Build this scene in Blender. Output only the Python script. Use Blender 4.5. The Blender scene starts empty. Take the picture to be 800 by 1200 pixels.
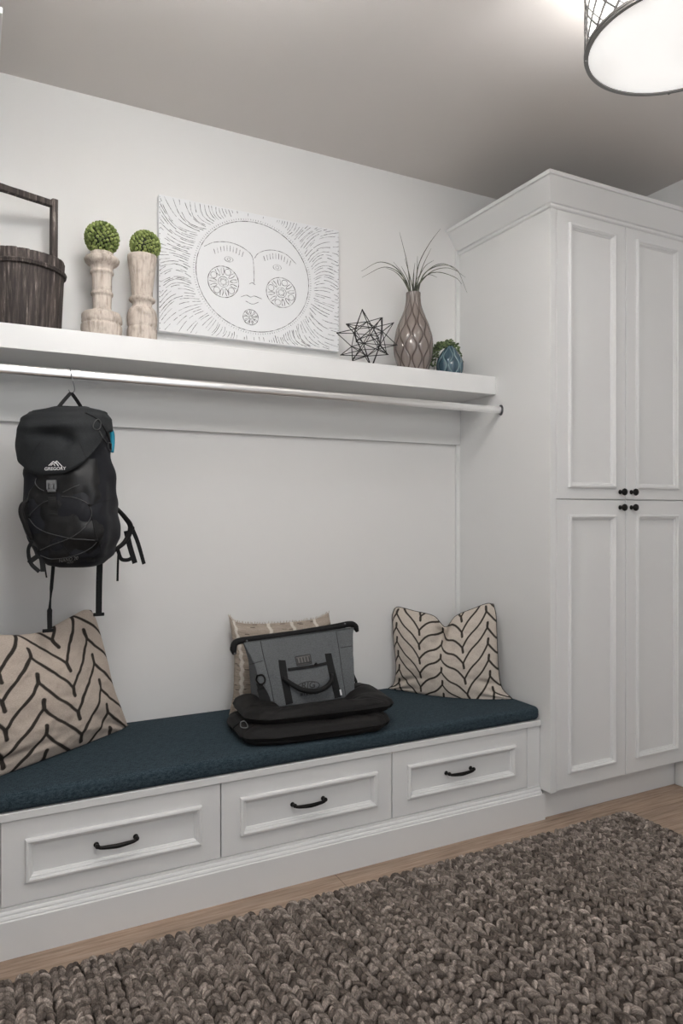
import bpy, bmesh, math, random
import numpy as np
from mathutils import Vector, Matrix, noise
from mathutils.bvhtree import BVHTree
random.seed(7)
rng = np.random.default_rng(7)
SC = bpy.context.scene
COL = SC.collection
PI = math.pi

# ------------------------------------------------------------------ camera
F_PX, CAM_H, CAM_D = 835.0, 1.35, 2.985
YAW = math.atan2(835, 1615)
SN, CS = math.sin(YAW), math.cos(YAW)
cam_data = bpy.data.cameras.new('camera')
cam_data.sensor_fit = 'VERTICAL'
cam_data.sensor_height = 36.0
cam_data.lens = 36.0 * F_PX / 1200.0
cam_data.clip_start = 0.05
cam = bpy.data.objects.new('camera', cam_data)
cam.location = (0, -CAM_D, CAM_H)
cam.rotation_euler = (PI / 2, 0, -YAW)
COL.objects.link(cam)
SC.camera = cam

# ------------------------------------------------------------------ exposure / world / lights
SC.view_settings.view_transform = 'Standard'
SC.view_settings.look = 'None'
SC.view_settings.gamma = 1.0
SC.view_settings.use_curve_mapping = False
SC.view_settings.exposure = 0.0
world = bpy.data.worlds.new('world')
SC.world = world
world.use_nodes = True
world.node_tree.nodes['Background'].inputs[0].default_value = (0.80, 0.88, 1.0, 1)
world.node_tree.nodes['Background'].inputs[1].default_value = 0.15


def area(name, loc, target, sx, sy, power, col=(1, 1, 1)):
    l = bpy.data.lights.new(name, 'AREA')
    l.shape = 'RECTANGLE'
    l.size, l.size_y, l.energy, l.color = sx, sy, power, col
    o = bpy.data.objects.new(name, l)
    o.location = loc
    d = Vector(target) - Vector(loc)
    o.rotation_euler = d.to_track_quat('-Z', 'Y').to_euler()
    COL.objects.link(o)
    return o


WINDOW_POWER = 24
CEIL_POWER = 22
# right (visible) lamp, left lamp: bulbs, diffuser, shade
BULB = (4.6, 6.0)
DIFF = (0.72, 18.0)
SHADE = (1.2, 34.0)
area('window_daylight', (0.5, -5.1, 1.55), (0.9, 0, 1.3), 2.4, 1.7, WINDOW_POWER, (0.93, 0.985, 1.06))
area('far_ceiling_fill_light', (0.9, -3.3, 2.9), (1.0, -0.5, 1.1), 0.7, 0.7, CEIL_POWER, (0.99, 0.99, 0.98))  # added fill light below the ceiling, no lamp hangs here


# ------------------------------------------------------------------ pixel -> place
def ray(u, v):
    a = (u - 400) / F_PX
    return Vector((SN + a * CS, CS - a * SN, (600 - v) / F_PX))


CAMP = Vector((0, -CAM_D, CAM_H))


def on_y(u, v, y):
    r = ray(u, v)
    return CAMP + r * ((y + CAM_D) / r.y)


def on_plane(u, v, p, n):
    r = ray(u, v)
    return CAMP + r * ((Vector(p) - CAMP).dot(n) / r.dot(n))


# ------------------------------------------------------------------ materials
def lin(r, g, b):
    f = lambda c: (c / 255) / 12.92 if c / 255 <= 0.04045 else ((c / 255 + 0.055) / 1.055) ** 2.4
    return (f(r), f(g), f(b), 1)


class Mat:
    def __init__(self, name, col, rough=0.6, metal=0.0, spec=0.5):
        self.m = bpy.data.materials.new(name)
        self.m.use_nodes = True
        self.nt = self.m.node_tree
        self.b = self.nt.nodes['Principled BSDF']
        self.b.inputs['Base Color'].default_value = col
        self.b.inputs['Roughness'].default_value = rough
        self.b.inputs['Metallic'].default_value = metal
        self.b.inputs['Specular IOR Level'].default_value = spec
        self.tc = None

    def n(self, t, **kw):
        nd = self.nt.nodes.new(t)
        for k, v in kw.items():
            setattr(nd, k, v)
        return nd

    def l(self, a, b):
        self.nt.links.new(a, b)

    def coords(self, scale=(1, 1, 1), kind='Object'):
        tc = self.n('ShaderNodeTexCoord')
        mp = self.n('ShaderNodeMapping')
        mp.inputs['Scale'].default_value = scale
        self.l(tc.outputs[kind], mp.inputs['Vector'])
        return mp.outputs['Vector']

    def noise(self, scale, detail=3, vec=None, rough=0.55):
        nz = self.n('ShaderNodeTexNoise')
        nz.inputs['Scale'].default_value = scale
        nz.inputs['Detail'].default_value = detail
        nz.inputs['Roughness'].default_value = rough
        self.l(vec if vec else self.coords(), nz.inputs['Vector'])
        return nz.outputs['Fac']

    def ramp(self, fac, stops):
        r = self.n('ShaderNodeValToRGB')
        el = r.color_ramp.elements
        el[0].position, el[0].color = stops[0]
        el[1].position, el[1].color = stops[-1]
        for p, c in stops[1:-1]:
            e = el.new(p)
            e.color = c
        self.l(fac, r.inputs['Fac'])
        return r.outputs['Color']

    def color(self, sock):
        self.l(sock, self.b.inputs['Base Color'])

    def bump(self, h, strength=0.3, dist=0.002):
        bp = self.n('ShaderNodeBump')
        bp.inputs['Strength'].default_value = strength
        bp.inputs['Distance'].default_value = dist
        self.l(h, bp.inputs['Height'])
        self.l(bp.outputs['Normal'], self.b.inputs['Normal'])

    def attr(self, name):
        a = self.n('ShaderNodeAttribute')
        a.attribute_name = name
        return a

    def mix(self, fac, a, b, mode='MIX'):
        m = self.n('ShaderNodeMix', data_type='RGBA', blend_type=mode)
        for s, v in ((m.inputs['Factor'], fac), (m.inputs[6], a), (m.inputs[7], b)):
            if hasattr(v, 'is_output'):
                self.l(v, s)
            else:
                s.default_value = v
        return m.outputs[2]


def paint(name, c, rough, bump=0.04, sc=350):
    M = Mat(name, c, rough)
    M.bump(M.noise(sc, 2), bump, 0.0006)
    return M.m


M_WALL = paint('wall_paint', lin(223, 222, 220), 0.85, 0.08, 240)
M_CEIL = paint('ceiling_paint', lin(217, 212, 208), 0.9, 0.06, 240)
M_WHITE = paint('white_lacquer', lin(224, 224, 223), 0.38, 0.015)
M_TRIM = paint('trim_paint', lin(221, 221, 219), 0.45, 0.02)


def wood_floor():
    M = Mat('oak_floor', lin(150, 126, 104), 0.5)
    br = M.n('ShaderNodeTexBrick')
    br.offset = 0.37
    br.inputs['Scale'].default_value = 1.0
    br.inputs['Brick Width'].default_value = 1.9
    br.inputs['Row Height'].default_value = 0.19
    br.inputs['Mortar Size'].default_value = 0.0012
    br.inputs['Mortar Smooth'].default_value = 0.2
    br.inputs['Color1'].default_value = (0.35, 0.35, 0.35, 1)
    br.inputs['Color2'].default_value = (0.65, 0.65, 0.65, 1)
    br.inputs['Mortar'].default_value = (0, 0, 0, 1)
    M.l(M.coords(), br.inputs['Vector'])
    g = M.noise(9, 6, M.coords((0.55, 9, 1)), 0.65)
    g2 = M.noise(3, 2, M.coords((0.6, 4, 1)))
    c1 = M.ramp(g, [(0.28, lin(124, 102, 86)), (0.5, lin(164, 142, 124)), (0.72, lin(186, 165, 147))])
    c2 = M.ramp(g2, [(0.3, (0.82, 0.82, 0.82, 1)), (0.7, (1.08, 1.06, 1.04, 1))])
    c = M.mix(1.0, c1, c2, 'MULTIPLY')
    kn = M.n('ShaderNodeTexVoronoi')
    kn.inputs['Scale'].default_value = 2.2
    M.l(M.coords((1, 1.6, 1)), kn.inputs['Vector'])
    kf = M.ramp(kn.outputs['Distance'], [(0.02, (0.35, 0.27, 0.22, 1)), (0.06, (1, 1, 1, 1))])
    c = M.mix(0.8, c, kf, 'MULTIPLY')
    mo = M.ramp(br.outputs['Fac'], [(0.0, (1, 1, 1, 1)), (1.0, (0.25, 0.2, 0.17, 1))])
    c = M.mix(1.0, c, mo, 'MULTIPLY')
    M.color(c)
    M.bump(g, 0.1, 0.001)
    return M.m


M_FLOOR = wood_floor()
M_BLACKMETAL = Mat('blackened_bronze', lin(30, 28, 27), 0.42, 0.7).m
M_CHROME = Mat('chrome', (0.90, 0.90, 0.90, 1), 0.3, 1.0).m
M_STEEL = Mat('dark_steel', (0.2, 0.2, 0.21, 1), 0.3, 1.0).m
M_WIRE = Mat('black_wire', lin(34, 30, 29), 0.55, 0.5).m
M_LAMPMETAL = Mat('brushed_pewter', (0.22, 0.215, 0.21, 1), 0.35, 0.9).m


def fabric(name, c1, c2, sc=700, rough=0.95, bump=0.5, spec=0.2):
    M = Mat(name, c1, rough, 0, spec)
    v1 = M.noise(1.0, 2, M.coords((sc, sc * 0.18, sc)))
    v2 = M.noise(1.0, 2, M.coords((sc * 0.18, sc, sc * 0.3)))
    mth = M.n('ShaderNodeMath', operation='ADD')
    M.l(v1, mth.inputs[0])
    M.l(v2, mth.inputs[1])
    half = M.n('ShaderNodeMath', operation='MULTIPLY')
    half.inputs[1].default_value = 0.5
    M.l(mth.outputs[0], half.inputs[0])
    M.color(M.ramp(half.outputs[0], [(0.36, c1), (0.64, c2)]))
    M.bump(half.outputs[0], bump, 0.0012)
    return M.m


M_NAVY = fabric('navy_weave', lin(32, 44, 51), lin(62, 76, 84), 420)
M_BLACKNYLON = fabric('black_nylon', lin(13, 12, 12), lin(25, 23, 23), 600, 0.7, 0.25, 0.3)
M_PACK = fabric('charcoal_nylon', lin(15, 16, 22), lin(26, 27, 34), 800, 0.65, 0.25, 0.35)
M_LID = fabric('slate_nylon', lin(32, 34, 36), lin(44, 46, 48), 800, 0.75, 0.25, 0.25)
M_MESHPOCKET = fabric('black_stretch', lin(10, 10, 12), lin(19, 19, 21), 900, 0.5, 0.2, 0.4)
M_GREY = fabric('grey_canvas', lin(80, 82, 84), lin(103, 106, 108), 700, 0.8, 0.25, 0.25)
M_WEB = fabric('black_webbing', lin(11, 11, 12), lin(24, 24, 25), 900, 0.7, 0.3, 0.3)
M_CORD = Mat('grey_cord', lin(70, 70, 71), 0.6).m
M_SILVER = Mat('silver_plastic', lin(120, 121, 122), 0.3, 0.3).m
M_WHITEPRINT = Mat('white_print', lin(225, 225, 225), 0.7).m
M_GREYPRINT = Mat('grey_print', lin(135, 135, 135), 0.7).m
M_DARKPRINT = Mat('dark_print', lin(42, 42, 43), 0.7).m
M_PATCH = Mat('patch_grey', lin(100, 97, 95), 0.8).m
M_BLUE = Mat('bright_blue', lin(16, 132, 158), 0.5).m


def vcol_fabric(name, sc=650, bump=0.6):
    """woven cloth whose printed or woven pattern comes from the colour attribute 'Col'"""
    M = Mat(name, (1, 1, 1, 1), 0.95, 0, 0.15)
    v1 = M.noise(1.0, 2, M.coords((sc, sc, sc * 0.2)))
    v2 = M.noise(1.0, 2, M.coords((sc * 0.2, sc * 0.2, sc)))
    mth = M.n('ShaderNodeMath', operation='ADD')
    M.l(v1, mth.inputs[0])
    M.l(v2, mth.inputs[1])
    half = M.n('ShaderNodeMath', operation='MULTIPLY')
    half.inputs[1].default_value = 0.5
    M.l(mth.outputs[0], half.inputs[0])
    w = M.ramp(half.outputs[0], [(0.3, (0.78, 0.78, 0.78, 1)), (0.7, (1.15, 1.15, 1.15, 1))])
    M.color(M.mix(1.0, M.attr('Col').outputs['Color'], w, 'MULTIPLY'))
    M.bump(half.outputs[0], bump, 0.0012)
    return M.m


M_CLOTH = vcol_fabric('printed_linen')


def vcol(name, rough=0.6, spec=0.5, coat=0.0):
    M = Mat(name, (1, 1, 1, 1), rough, 0, spec)
    M.color(M.attr('Col').outputs['Color'])
    M.b.inputs['Coat Weight'].default_value = coat
    return M.m


M_GLAZE = vcol('glazed_ceramic', 0.22, 0.5, 0.5)
M_BERRY = vcol('berry_green', 0.55)


def bucket_wood():
    M = Mat('dark_barn_wood', lin(52, 45, 42), 0.75)
    g = M.noise(1, 6, M.coords((95, 95, 5)), 0.7)
    g2 = M.noise(1, 3, M.coords((30, 30, 6)))
    c = M.ramp(g, [(0.32, lin(36, 31, 30)), (0.50, lin(66, 58, 55)), (0.60, lin(96, 87, 82)), (0.69, lin(186, 177, 169))])
    d = M.ramp(g2, [(0.35, (0.55, 0.53, 0.52, 1)), (0.65, (1.1, 1.1, 1.1, 1))])
    M.color(M.mix(1.0, c, d, 'MULTIPLY'))
    M.bump(g, 0.6, 0.003)
    return M.m


M_BUCKET = bucket_wood()


def pale_wood():
    M = Mat('bleached_wood', lin(186, 172, 160), 0.85)
    g = M.noise(1, 6, M.coords((70, 70, 9)), 0.7)
    g2 = M.noise(22, 4)
    c = M.ramp(g, [(0.3, lin(150, 137, 126)), (0.5, lin(196, 185, 174)), (0.75, lin(214, 206, 197))])
    d = M.ramp(g2, [(0.36, (0.66, 0.64, 0.62, 1)), (0.5, (1, 1, 1, 1))])
    M.color(M.mix(0.8, c, d, 'MULTIPLY'))
    M.bump(g, 0.5, 0.003)
    return M.m


M_PALEWOOD = pale_wood()


def art_paint():
    M = Mat('white_gesso', lin(226, 227, 228), 0.7)
    g = M.noise(60, 4)
    M.bump(g, 0.25, 0.002)
    return M.m


M_ART = art_paint()


def art_line():
    M = Mat('worn_carved_line', lin(70, 70, 72), 0.8)
    g = M.noise(55, 2)
    M.color(M.ramp(g, [(0.40, lin(62, 62, 64)), (0.62, lin(190, 190, 191))]))
    return M.m


M_ARTLINE = art_line()


def blade_mat():
    M = Mat('dry_grass_green', lin(74, 76, 66), 0.6)
    g = M.noise(30, 2)
    M.color(M.ramp(g, [(0.35, lin(48, 50, 42)), (0.6, lin(96, 100, 80)), (0.75, lin(150, 150, 132))]))
    return M.m


M_BLADE = blade_mat()


def rug_mat():
    M = Mat('wool_yarn', lin(100, 92, 88), 0.95, 0, 0.1)
    a = M.attr('Col').outputs['Color']
    g = M.noise(1, 3, M.coords((260, 70, 260)), 0.7)
    w = M.ramp(g, [(0.28, (0.55, 0.54, 0.53, 1)), (0.55, (1, 1, 1, 1)), (0.74, (1.7, 1.7, 1.68, 1))])
    M.color(M.mix(1.0, a, w, 'MULTIPLY'))
    M.bump(g, 0.8, 0.004)
    return M.m


M_RUG = rug_mat()


def diffuser_mat(e):
    M = Mat('frosted_diffuser', lin(240, 238, 235), 0.5)
    g = M.noise(4.5, 1)
    c = M.ramp(g, [(0.35, (0.80, 0.78, 0.76, 1)), (0.6, (1, 0.985, 0.965, 1))])
    M.l(c, M.b.inputs['Emission Color'])
    M.b.inputs['Emission Strength'].default_value = e
    return M.m


def liner_mat(e):
    M = Mat('white_shade_liner', lin(240, 238, 235), 0.8)
    M.b.inputs['Emission Color'].default_value = (0.99, 0.99, 0.985, 1)
    M.b.inputs['Emission Strength'].default_value = e
    return M.m


# ------------------------------------------------------------------ object helpers
def wloc(o):
    v = Vector((0, 0, 0))
    while o is not None:
        v += o.location
        o = o.parent
    return v


def link(name, me, mat, parent=None, smooth=False, origin=None):
    """me is in world coordinates; the object's origin goes to its parent's base, or to origin"""
    o = bpy.data.objects.new(name, me)
    COL.objects.link(o)
    if parent is not None:
        o.parent = parent
        off = wloc(parent)
    else:
        off = Vector(origin) if origin is not None else Vector((0, 0, 0))
        o.location = off
    me.transform(Matrix.Translation(-off))
    for m in (mat if isinstance(mat, (list, tuple)) else [mat]):
        me.materials.append(m)
    if smooth:
        me.polygons.foreach_set('use_smooth', [True] * len(me.polygons))
    me.update()
    return o


def obj(name, bm, mat, parent=None, smooth=False, origin=None):
    bmesh.ops.recalc_face_normals(bm, faces=bm.faces)
    me = bpy.data.meshes.new(name)
    bm.to_mesh(me)
    bm.free()
    return link(name, me, mat, parent, smooth, origin)


def pyobj(name, V, Fc, mat, parent=None, smooth=True, cols=None, origin=None):
    me = bpy.data.meshes.new(name)
    me.from_pydata([tuple(v) for v in V], [], [tuple(f) for f in Fc])
    if cols is not None:
        at = me.color_attributes.new('Col', 'FLOAT_COLOR', 'POINT')
        c = np.ones((len(V), 4), np.float32)
        c[:, :3] = np.asarray(cols)[:, :3]
        at.data.foreach_set('color', c.ravel())
    return link(name, me, mat, parent, smooth, origin)


def thing(name, label, cat, loc, group=None):
    o = bpy.data.objects.new(name, None)
    o.empty_display_size = 0.05
    COL.objects.link(o)
    o.location = loc
    return tag(o, label, cat, group)


def tag(o, label, cat, group=None):
    o['label'] = label
    o['category'] = cat
    if group:
        o['group'] = group
    return o


def struct(o):
    o['kind'] = 'structure'
    return o


def add_box(bm, x0, x1, y0, y1, z0, z1, bev=0.0, seg=2):
    r = bmesh.ops.create_cube(bm, size=1.0)
    vs = r['verts']
    for v in vs:
        v.co = Vector((x0 + (v.co.x + 0.5) * (x1 - x0), y0 + (v.co.y + 0.5) * (y1 - y0), z0 + (v.co.z + 0.5) * (z1 - z0)))
    if bev > 0:
        es = list({e for v in vs for e in v.link_edges})
        bmesh.ops.bevel(bm, geom=es, offset=bev, segments=seg, affect='EDGES', profile=0.5)


def box(name, x0, x1, y0, y1, z0, z1, mat, parent=None, bev=0.0, seg=2, smooth=False, origin=None):
    bm = bmesh.new()
    add_box(bm, x0, x1, y0, y1, z0, z1, bev, seg)
    return obj(name, bm, mat, parent, smooth, origin)


def catmull(P, n):
    """n samples along a smooth curve through the points P"""
    P = [Vector(p) for p in P]
    if len(P) == 2:
        return [P[0].lerp(P[1], i / (n - 1)) for i in range(n)]
    Q = [2 * P[0] - P[1]] + P + [2 * P[-1] - P[-2]]
    out = []
    m = len(P) - 1
    for i in range(n):
        t = i / (n - 1) * m
        k = min(int(t), m - 1)
        f = t - k
        a, b, c, d = Q[k], Q[k + 1], Q[k + 2], Q[k + 3]
        out.append(0.5 * ((2 * b) + (c - a) * f + (2 * a - 5 * b + 4 * c - d) * f * f + (3 * b - a - 3 * c + d) * f ** 3))
    return out


def add_tube(bm, pts, r, seg=8, closed=False, caps=True):
    """round tube along the points; r is a number or a list"""
    pts = [Vector(p) for p in pts]
    n = len(pts)
    rs = r if isinstance(r, (list, tuple)) else [r] * n
    rings = []
    up = None
    for i, p in enumerate(pts):
        if closed:
            t = pts[(i + 1) % n] - pts[i - 1]
        else:
            t = pts[min(i + 1, n - 1)] - pts[max(i - 1, 0)]
        t.normalize()
        if up is None:
            up = Vector((0, 0, 1)) if abs(t.z) < 0.9 else Vector((0, 1, 0))
        s = t.cross(up)
        if s.length < 1e-6:
            s = t.orthogonal()
        s.normalize()
        up = s.cross(t)
        rings.append([bm.verts.new(p + rs[i] * (math.cos(2 * PI * k / seg) * s + math.sin(2 * PI * k / seg) * up)) for k in range(seg)])
    m = n if closed else n - 1
    for i in range(m):
        a, b = rings[i], rings[(i + 1) % n]
        for k in range(seg):
            bm.faces.new((a[k], a[(k + 1) % seg], b[(k + 1) % seg], b[k]))
    if caps and not closed:
        bm.faces.new(rings[0])
        bm.faces.new(rings[-1])


def add_strip(bm, pts, nrm, width, th):
    """flat band following pts, lying across the normals nrm"""
    pts = [Vector(p) for p in pts]
    n = len(pts)
    ws = width if isinstance(width, (list, tuple)) else [width] * n
    rings = []
    for i, p in enumerate(pts):
        t = (pts[min(i + 1, n - 1)] - pts[max(i - 1, 0)]).normalized()
        nn = Vector(nrm[i] if isinstance(nrm, list) else nrm)
        s = t.cross(nn).normalized()
        nn = s.cross(t).normalized()
        w = ws[i] / 2
        rings.append([bm.verts.new(p + s * a * w + nn * b * th) for a, b in ((-1, 0), (1, 0), (1, 1), (-1, 1))])
    for a, b in zip(rings, rings[1:]):
        for k in range(4):
            bm.faces.new((a[k], a[(k + 1) % 4], b[(k + 1) % 4], b[k]))
    bm.faces.new(rings[0])
    bm.faces.new(rings[-1])


def lathe_arrays(prof, cx, cy, seg=48, mod=None):
    V, Fc = [], []
    for i, (r, z) in enumerate(prof):
        for k in range(seg):
            a = 2 * PI * k / seg
            rr = r if mod is None else r * mod(a, z, i)
            V.append((cx + rr * math.cos(a), cy + rr * math.sin(a), z))
    for i in range(len(prof) - 1):
        for k in range(seg):
            k2 = (k + 1) % seg
            Fc.append((i * seg + k, i * seg + k2, (i + 1) * seg + k2, (i + 1) * seg + k))
    V.append((cx, cy, prof[0][1]))
    V.append((cx, cy, prof[-1][1]))
    b, t = len(V) - 2, len(V) - 1
    o = (len(prof) - 1) * seg
    for k in range(seg):
        Fc.append((b, (k + 1) % seg, k))
        Fc.append((t, o + k, o + (k + 1) % seg))
    return V, Fc


# ------------------------------------------------------------------ room shell
XL, XR, YF, ZC = -0.94, 3.15, -5.2, 3.012
T = 0.1
struct(box('floor', XL - T, XR + T, YF - T, T, -0.1, 0.0, M_FLOOR))
struct(box('ceiling', XL - T, XR + T, YF - T, T, ZC, ZC + 0.1, M_CEIL))
struct(box('wall_back', XL - T, XR + T, 0, T, 0, ZC, M_WALL))
struct(box('wall_right', XR, XR + T, YF, 0, 0, ZC, M_WALL))
struct(box('wall_left', XL - T, XL, YF, 0, 0, ZC, M_WALL))
bm = bmesh.new()
WX0, WX1, WZ0, WZ1 = -0.75, 1.75, 0.65, 2.45
add_box(bm, XL - T, WX0, YF - T, YF, 0, ZC)
add_box(bm, WX1, XR + T, YF - T, YF, 0, ZC)
add_box(bm, WX0, WX1, YF - T, YF, 0, WZ0)
add_box(bm, WX0, WX1, YF - T, YF, WZ1, ZC)
struct(obj('wall_front', bm, M_WALL))
bm = bmesh.new()
for a in (WX0, (WX0 + WX1) / 2 - 0.025, WX1 - 0.05):
    add_box(bm, a, a + 0.05, YF - 0.08, YF - 0.02, WZ0, WZ1, 0.004)
for a in (WZ0, WZ1 - 0.05):
    add_box(bm, WX0, WX1, YF - 0.08, YF - 0.02, a, a + 0.05, 0.004)
struct(obj('window_1', bm, M_TRIM))
# board under the shelf and the thin scribe strips in the two corners
struct(box('trim_1', 0.0, 2.22, -0.018, 0, 1.693, 1.911, M_TRIM, bev=0.001))
struct(box('trim_2', 2.198, 2.22, -0.014, 0, 0.43, 1.693, M_TRIM, bev=0.001))
struct(box('trim_3', 2.198, 2.22, -0.014, 0, 1.996, 2.69, M_TRIM, bev=0.001))
struct(box('baseboard_right', XR - 0.06, XR, -2.6, -0.603, 0, 0.128, M_TRIM, bev=0.004))


# ------------------------------------------------------------------ built-in furniture
def add_panel(bm, x0, x1, z0, z1, yf, border_x, border_z, prof, thick=0.02):
    """framed front facing -Y: nested mitred rectangles, prof = (inset past the border, rise towards the room)"""
    rings = [(0, 0, yf + thick), (0, 0, yf + 0.0015), (0.0015, 0.0015, yf)]
    for ins, rise in prof:
        rings.append((border_x + ins, border_z + ins, yf - rise))
    R = []
    for ox, oz, y in rings:
        R.append([bm.verts.new(c) for c in ((x0 + ox, y, z0 + oz), (x1 - ox, y, z0 + oz), (x1 - ox, y, z1 - oz), (x0 + ox, y, z1 - oz))])
    for a, b in zip(R, R[1:]):
        for k in range(4):
            bm.faces.new((a[k], a[(k + 1) % 4], b[(k + 1) % 4], b[k]))
    bm.faces.new(R[-1])
    bm.faces.new(R[0])


MOULD = [(0, 0), (0.0, 0.008), (0.003, 0.012), (0.009, 0.0132), (0.013, 0.0105), (0.0135, 0.0075), (0.018, 0.006),
         (0.0185, 0.001), (0.024, -0.003), (0.0245, -0.007)]


def knob(parent, x, y, z):
    prof = [(0.0105, 0), (0.0105, 0.003), (0.006, 0.006), (0.0055, 0.014), (0.008, 0.018), (0.0145, 0.022), (0.0165, 0.027),
            (0.0145, 0.032), (0.008, 0.0355), (0.002, 0.0362)]
    V, Fc = lathe_arrays(prof, 0, 0, 24)
    V = [(x + a, y - c, z + b) for a, b, c in V]
    o = pyobj('knob', V, Fc, M_BLACKMETAL, parent)
    o['label'] = 'black round knob'


def tall_cabinet(label, xa, xb, side, far):
    """side = x of the end panel that shows, far = x of the wall end"""
    t = thing('tall_cabinet', label, 'cabinet', ((xa + xb) / 2, -0.33, 0))
    sx = 1 if side < far else -1
    bm = bmesh.new()
    add_box(bm, min(xa, xb) + 0.003, max(xa, xb) - 0.003, -0.636, -0.003, 0.132, 2.688, 0.0)
    e = sorted((side, side + sx * 0.035))
    add_box(bm, e[0], e[1], -0.66, -0.001, 0.13, 2.69, 0.0012, 1)
    e = sorted((far, far - sx * 0.035))
    add_box(bm, e[0], e[1], -0.66, -0.001, 0.13, 2.69, 0.0012, 1)
    obj('carcass', bm, M_WHITE, t)
    box('toe_kick', min(side, far) + (0.0 if sx < 0 else 0.0145), max(side, far) - (0.0 if sx > 0 else 0.004), -0.60, -0.02, 0, 0.13, M_WHITE, t)
    a0, a1 = side + sx * 0.037, far - sx * 0.037
    mid = (a0 + a1) / 2
    for lo, hi in ((a0, mid - sx * 0.0015), (mid + sx * 0.0015, a1)):
        x0, x1 = sorted((lo, hi))
        inner = x1 if abs(x1 - mid) < 0.01 else x0
        kx = inner + (-0.035 if inner == x1 else 0.035)
        for z0, z1, kz in ((0.135, 1.404, 1.371), (1.408, 2.672, 1.442)):
            bm = bmesh.new()
            add_panel(bm, x0, x1, z0, z1, -0.66, 0.066, 0.066 if z0 < 1 else 0.05, MOULD)
            d = obj('door', bm, M_WHITE, t)
            knob(d, kx, -0.66, kz)
    # crown moulding, mitred at the free corner
    prof = [(0, 2.668), (0.005, 2.668), (0.010, 2.673), (0.010, 2.679), (0.004, 2.683), (0.004, 2.687), (0.012, 2.690),
            (0.066, 2.771), (0.074, 2.773), (0.076, 2.788), (0.074, 2.790), (0, 2.790)]
    bm = bmesh.new()
    R = []
    for o, z in prof:
        R.append([bm.verts.new(c) for c in ((side - sx * o, -0.001, z), (side - sx * o, -0.66 - o, z), (far, -0.66 - o, z))])
    for a, b in zip(R, R[1:]):
        for k in range(2):
            bm.faces.new((a[k], a[k + 1], b[k + 1], b[k]))
    a, b = R[0], R[-1]
    v = bm.verts.new((far, -0.001, 2.790))
    bm.faces.new((b[0], b[1], b[2], v))
    obj('crown_moulding', bm, M_WHITE, t)
    return t


tall_cabinet('tall white panelled cabinet with black knobs right of the bench', 2.22, XR - 0.008, 2.22, XR - 0.008)
tall_cabinet('tall white cabinet left of the bench, only its crown edge in view', XL + 0.008, 0.0, 0.0, XL + 0.008)

bench = thing('storage_bench', 'white built-in bench with three panelled drawers under the navy cushion', 'bench', (1.11, -0.3, 0))
bm = bmesh.new()
add_box(bm, 0.002, 2.218, -0.572, -0.001, 0.0, 0.41)
add_box(bm, 0.002, 0.073, -0.595, -0.57, 0.12, 0.41, 0.001, 1)
add_box(bm, 2.147, 2.218, -0.595, -0.57, 0.12, 0.41, 0.001, 1)
obj('carcass', bm, M_WHITE, bench)
box('seat_board', 0.002, 2.218, -0.605, -0.001, 0.411, 0.436, M_WHITE, bench, 0.002)
bm = bmesh.new()
prof = [(-0.57, 0.0), (-0.616, 0.0), (-0.616, 0.112), (-0.614, 0.114), (-0.612, 0.115), (-0.612, 0.119), (-0.609, 0.124), (-0.6045, 0.126),
        (-0.6045, 0.131), (-0.602, 0.136), (-0.5985, 0.138), (-0.5985, 0.147), (-0.57, 0.147)]
R = []
for y, z in prof:
    R.append((bm.verts.new((0.002, y, z)), bm.verts.new((2.218 if z > 0.1125 else 2.232, y, z))))
for a, b in zip(R, R[1:] + R[:1]):
    bm.faces.new((a[0], a[1], b[1], b[0]))
bm.faces.new([r[0] for r in R])
bm.faces.new([r[1] for r in R][::-1])
obj('plinth', bm, M_WHITE, bench)
for x0, x1, hx in ((0.075, 0.7625, 0.414), (0.7665, 1.457, 1.099), (1.461, 2.145, 1.783)):
    bm = bmesh.new()
    add_panel(bm, x0, x1, 0.149, 0.408, -0.595, 0.067, 0.062, MOULD)
    d = obj('drawer', bm, M_WHITE, bench)
    bm = bmesh.new()
    zz = 0.281
    yb = -0.588
    path = catmull([(hx - 0.062, yb, zz), (hx - 0.062, yb - 0.020, zz + 0.001), (hx - 0.052, yb - 0.0285, zz - 0.001), (hx - 0.025, yb - 0.031, zz - 0.003),
                    (hx, yb - 0.032, zz - 0.004), (hx + 0.025, yb - 0.031, zz - 0.003), (hx + 0.052, yb - 0.0285, zz - 0.001),
                    (hx + 0.062, yb - 0.020, zz + 0.001), (hx + 0.062, yb, zz)], 41)
    rad = [0.0045 + 0.003 * math.exp(-((i - 20) / 11) ** 2) for i in range(41)]
    add_tube(bm, path, rad, 10)
    for s in (-1, 1):
        V, Fc = lathe_arrays([(0.0085, 0), (0.0085, 0.003), (0.005, 0.006)], 0, 0, 16)
        vs = [bm.verts.new((hx + s * 0.062 + a, yb - c, zz + b)) for a, b, c in V]
        for f in Fc:
            bm.faces.new([vs[i] for i in f])
        bmesh.ops.create_uvsphere(bm, u_segments=12, v_segments=8, radius=0.0078, matrix=Matrix.Translation((hx + s * 0.0615, yb - 0.024, zz + 0.003)))
    h = obj('handle', bm, M_BLACKMETAL, d, True)
    h['label'] = 'black curved drawer pull'

# cushion with soft rounded edges
bm = bmesh.new()
add_box(bm, 0.004, 2.212, -0.607, -0.003, 0.4365, 0.496, 0.021, 5)
cu = obj('bench_cushion', bm, M_NAVY, None, True, (1.11, -0.3, 0.4365))
tag(cu, 'long navy woven seat cushion on the white bench', 'cushion')

sh = box('wall_shelf', 0.002, 2.218, -0.30, -0.001, 1.911, 1.996, M_WHITE, None, 0.0015, 2, origin=(1.11, -0.15, 1.911))
tag(sh, 'thick white floating shelf above the chrome rod', 'shelf')

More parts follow.
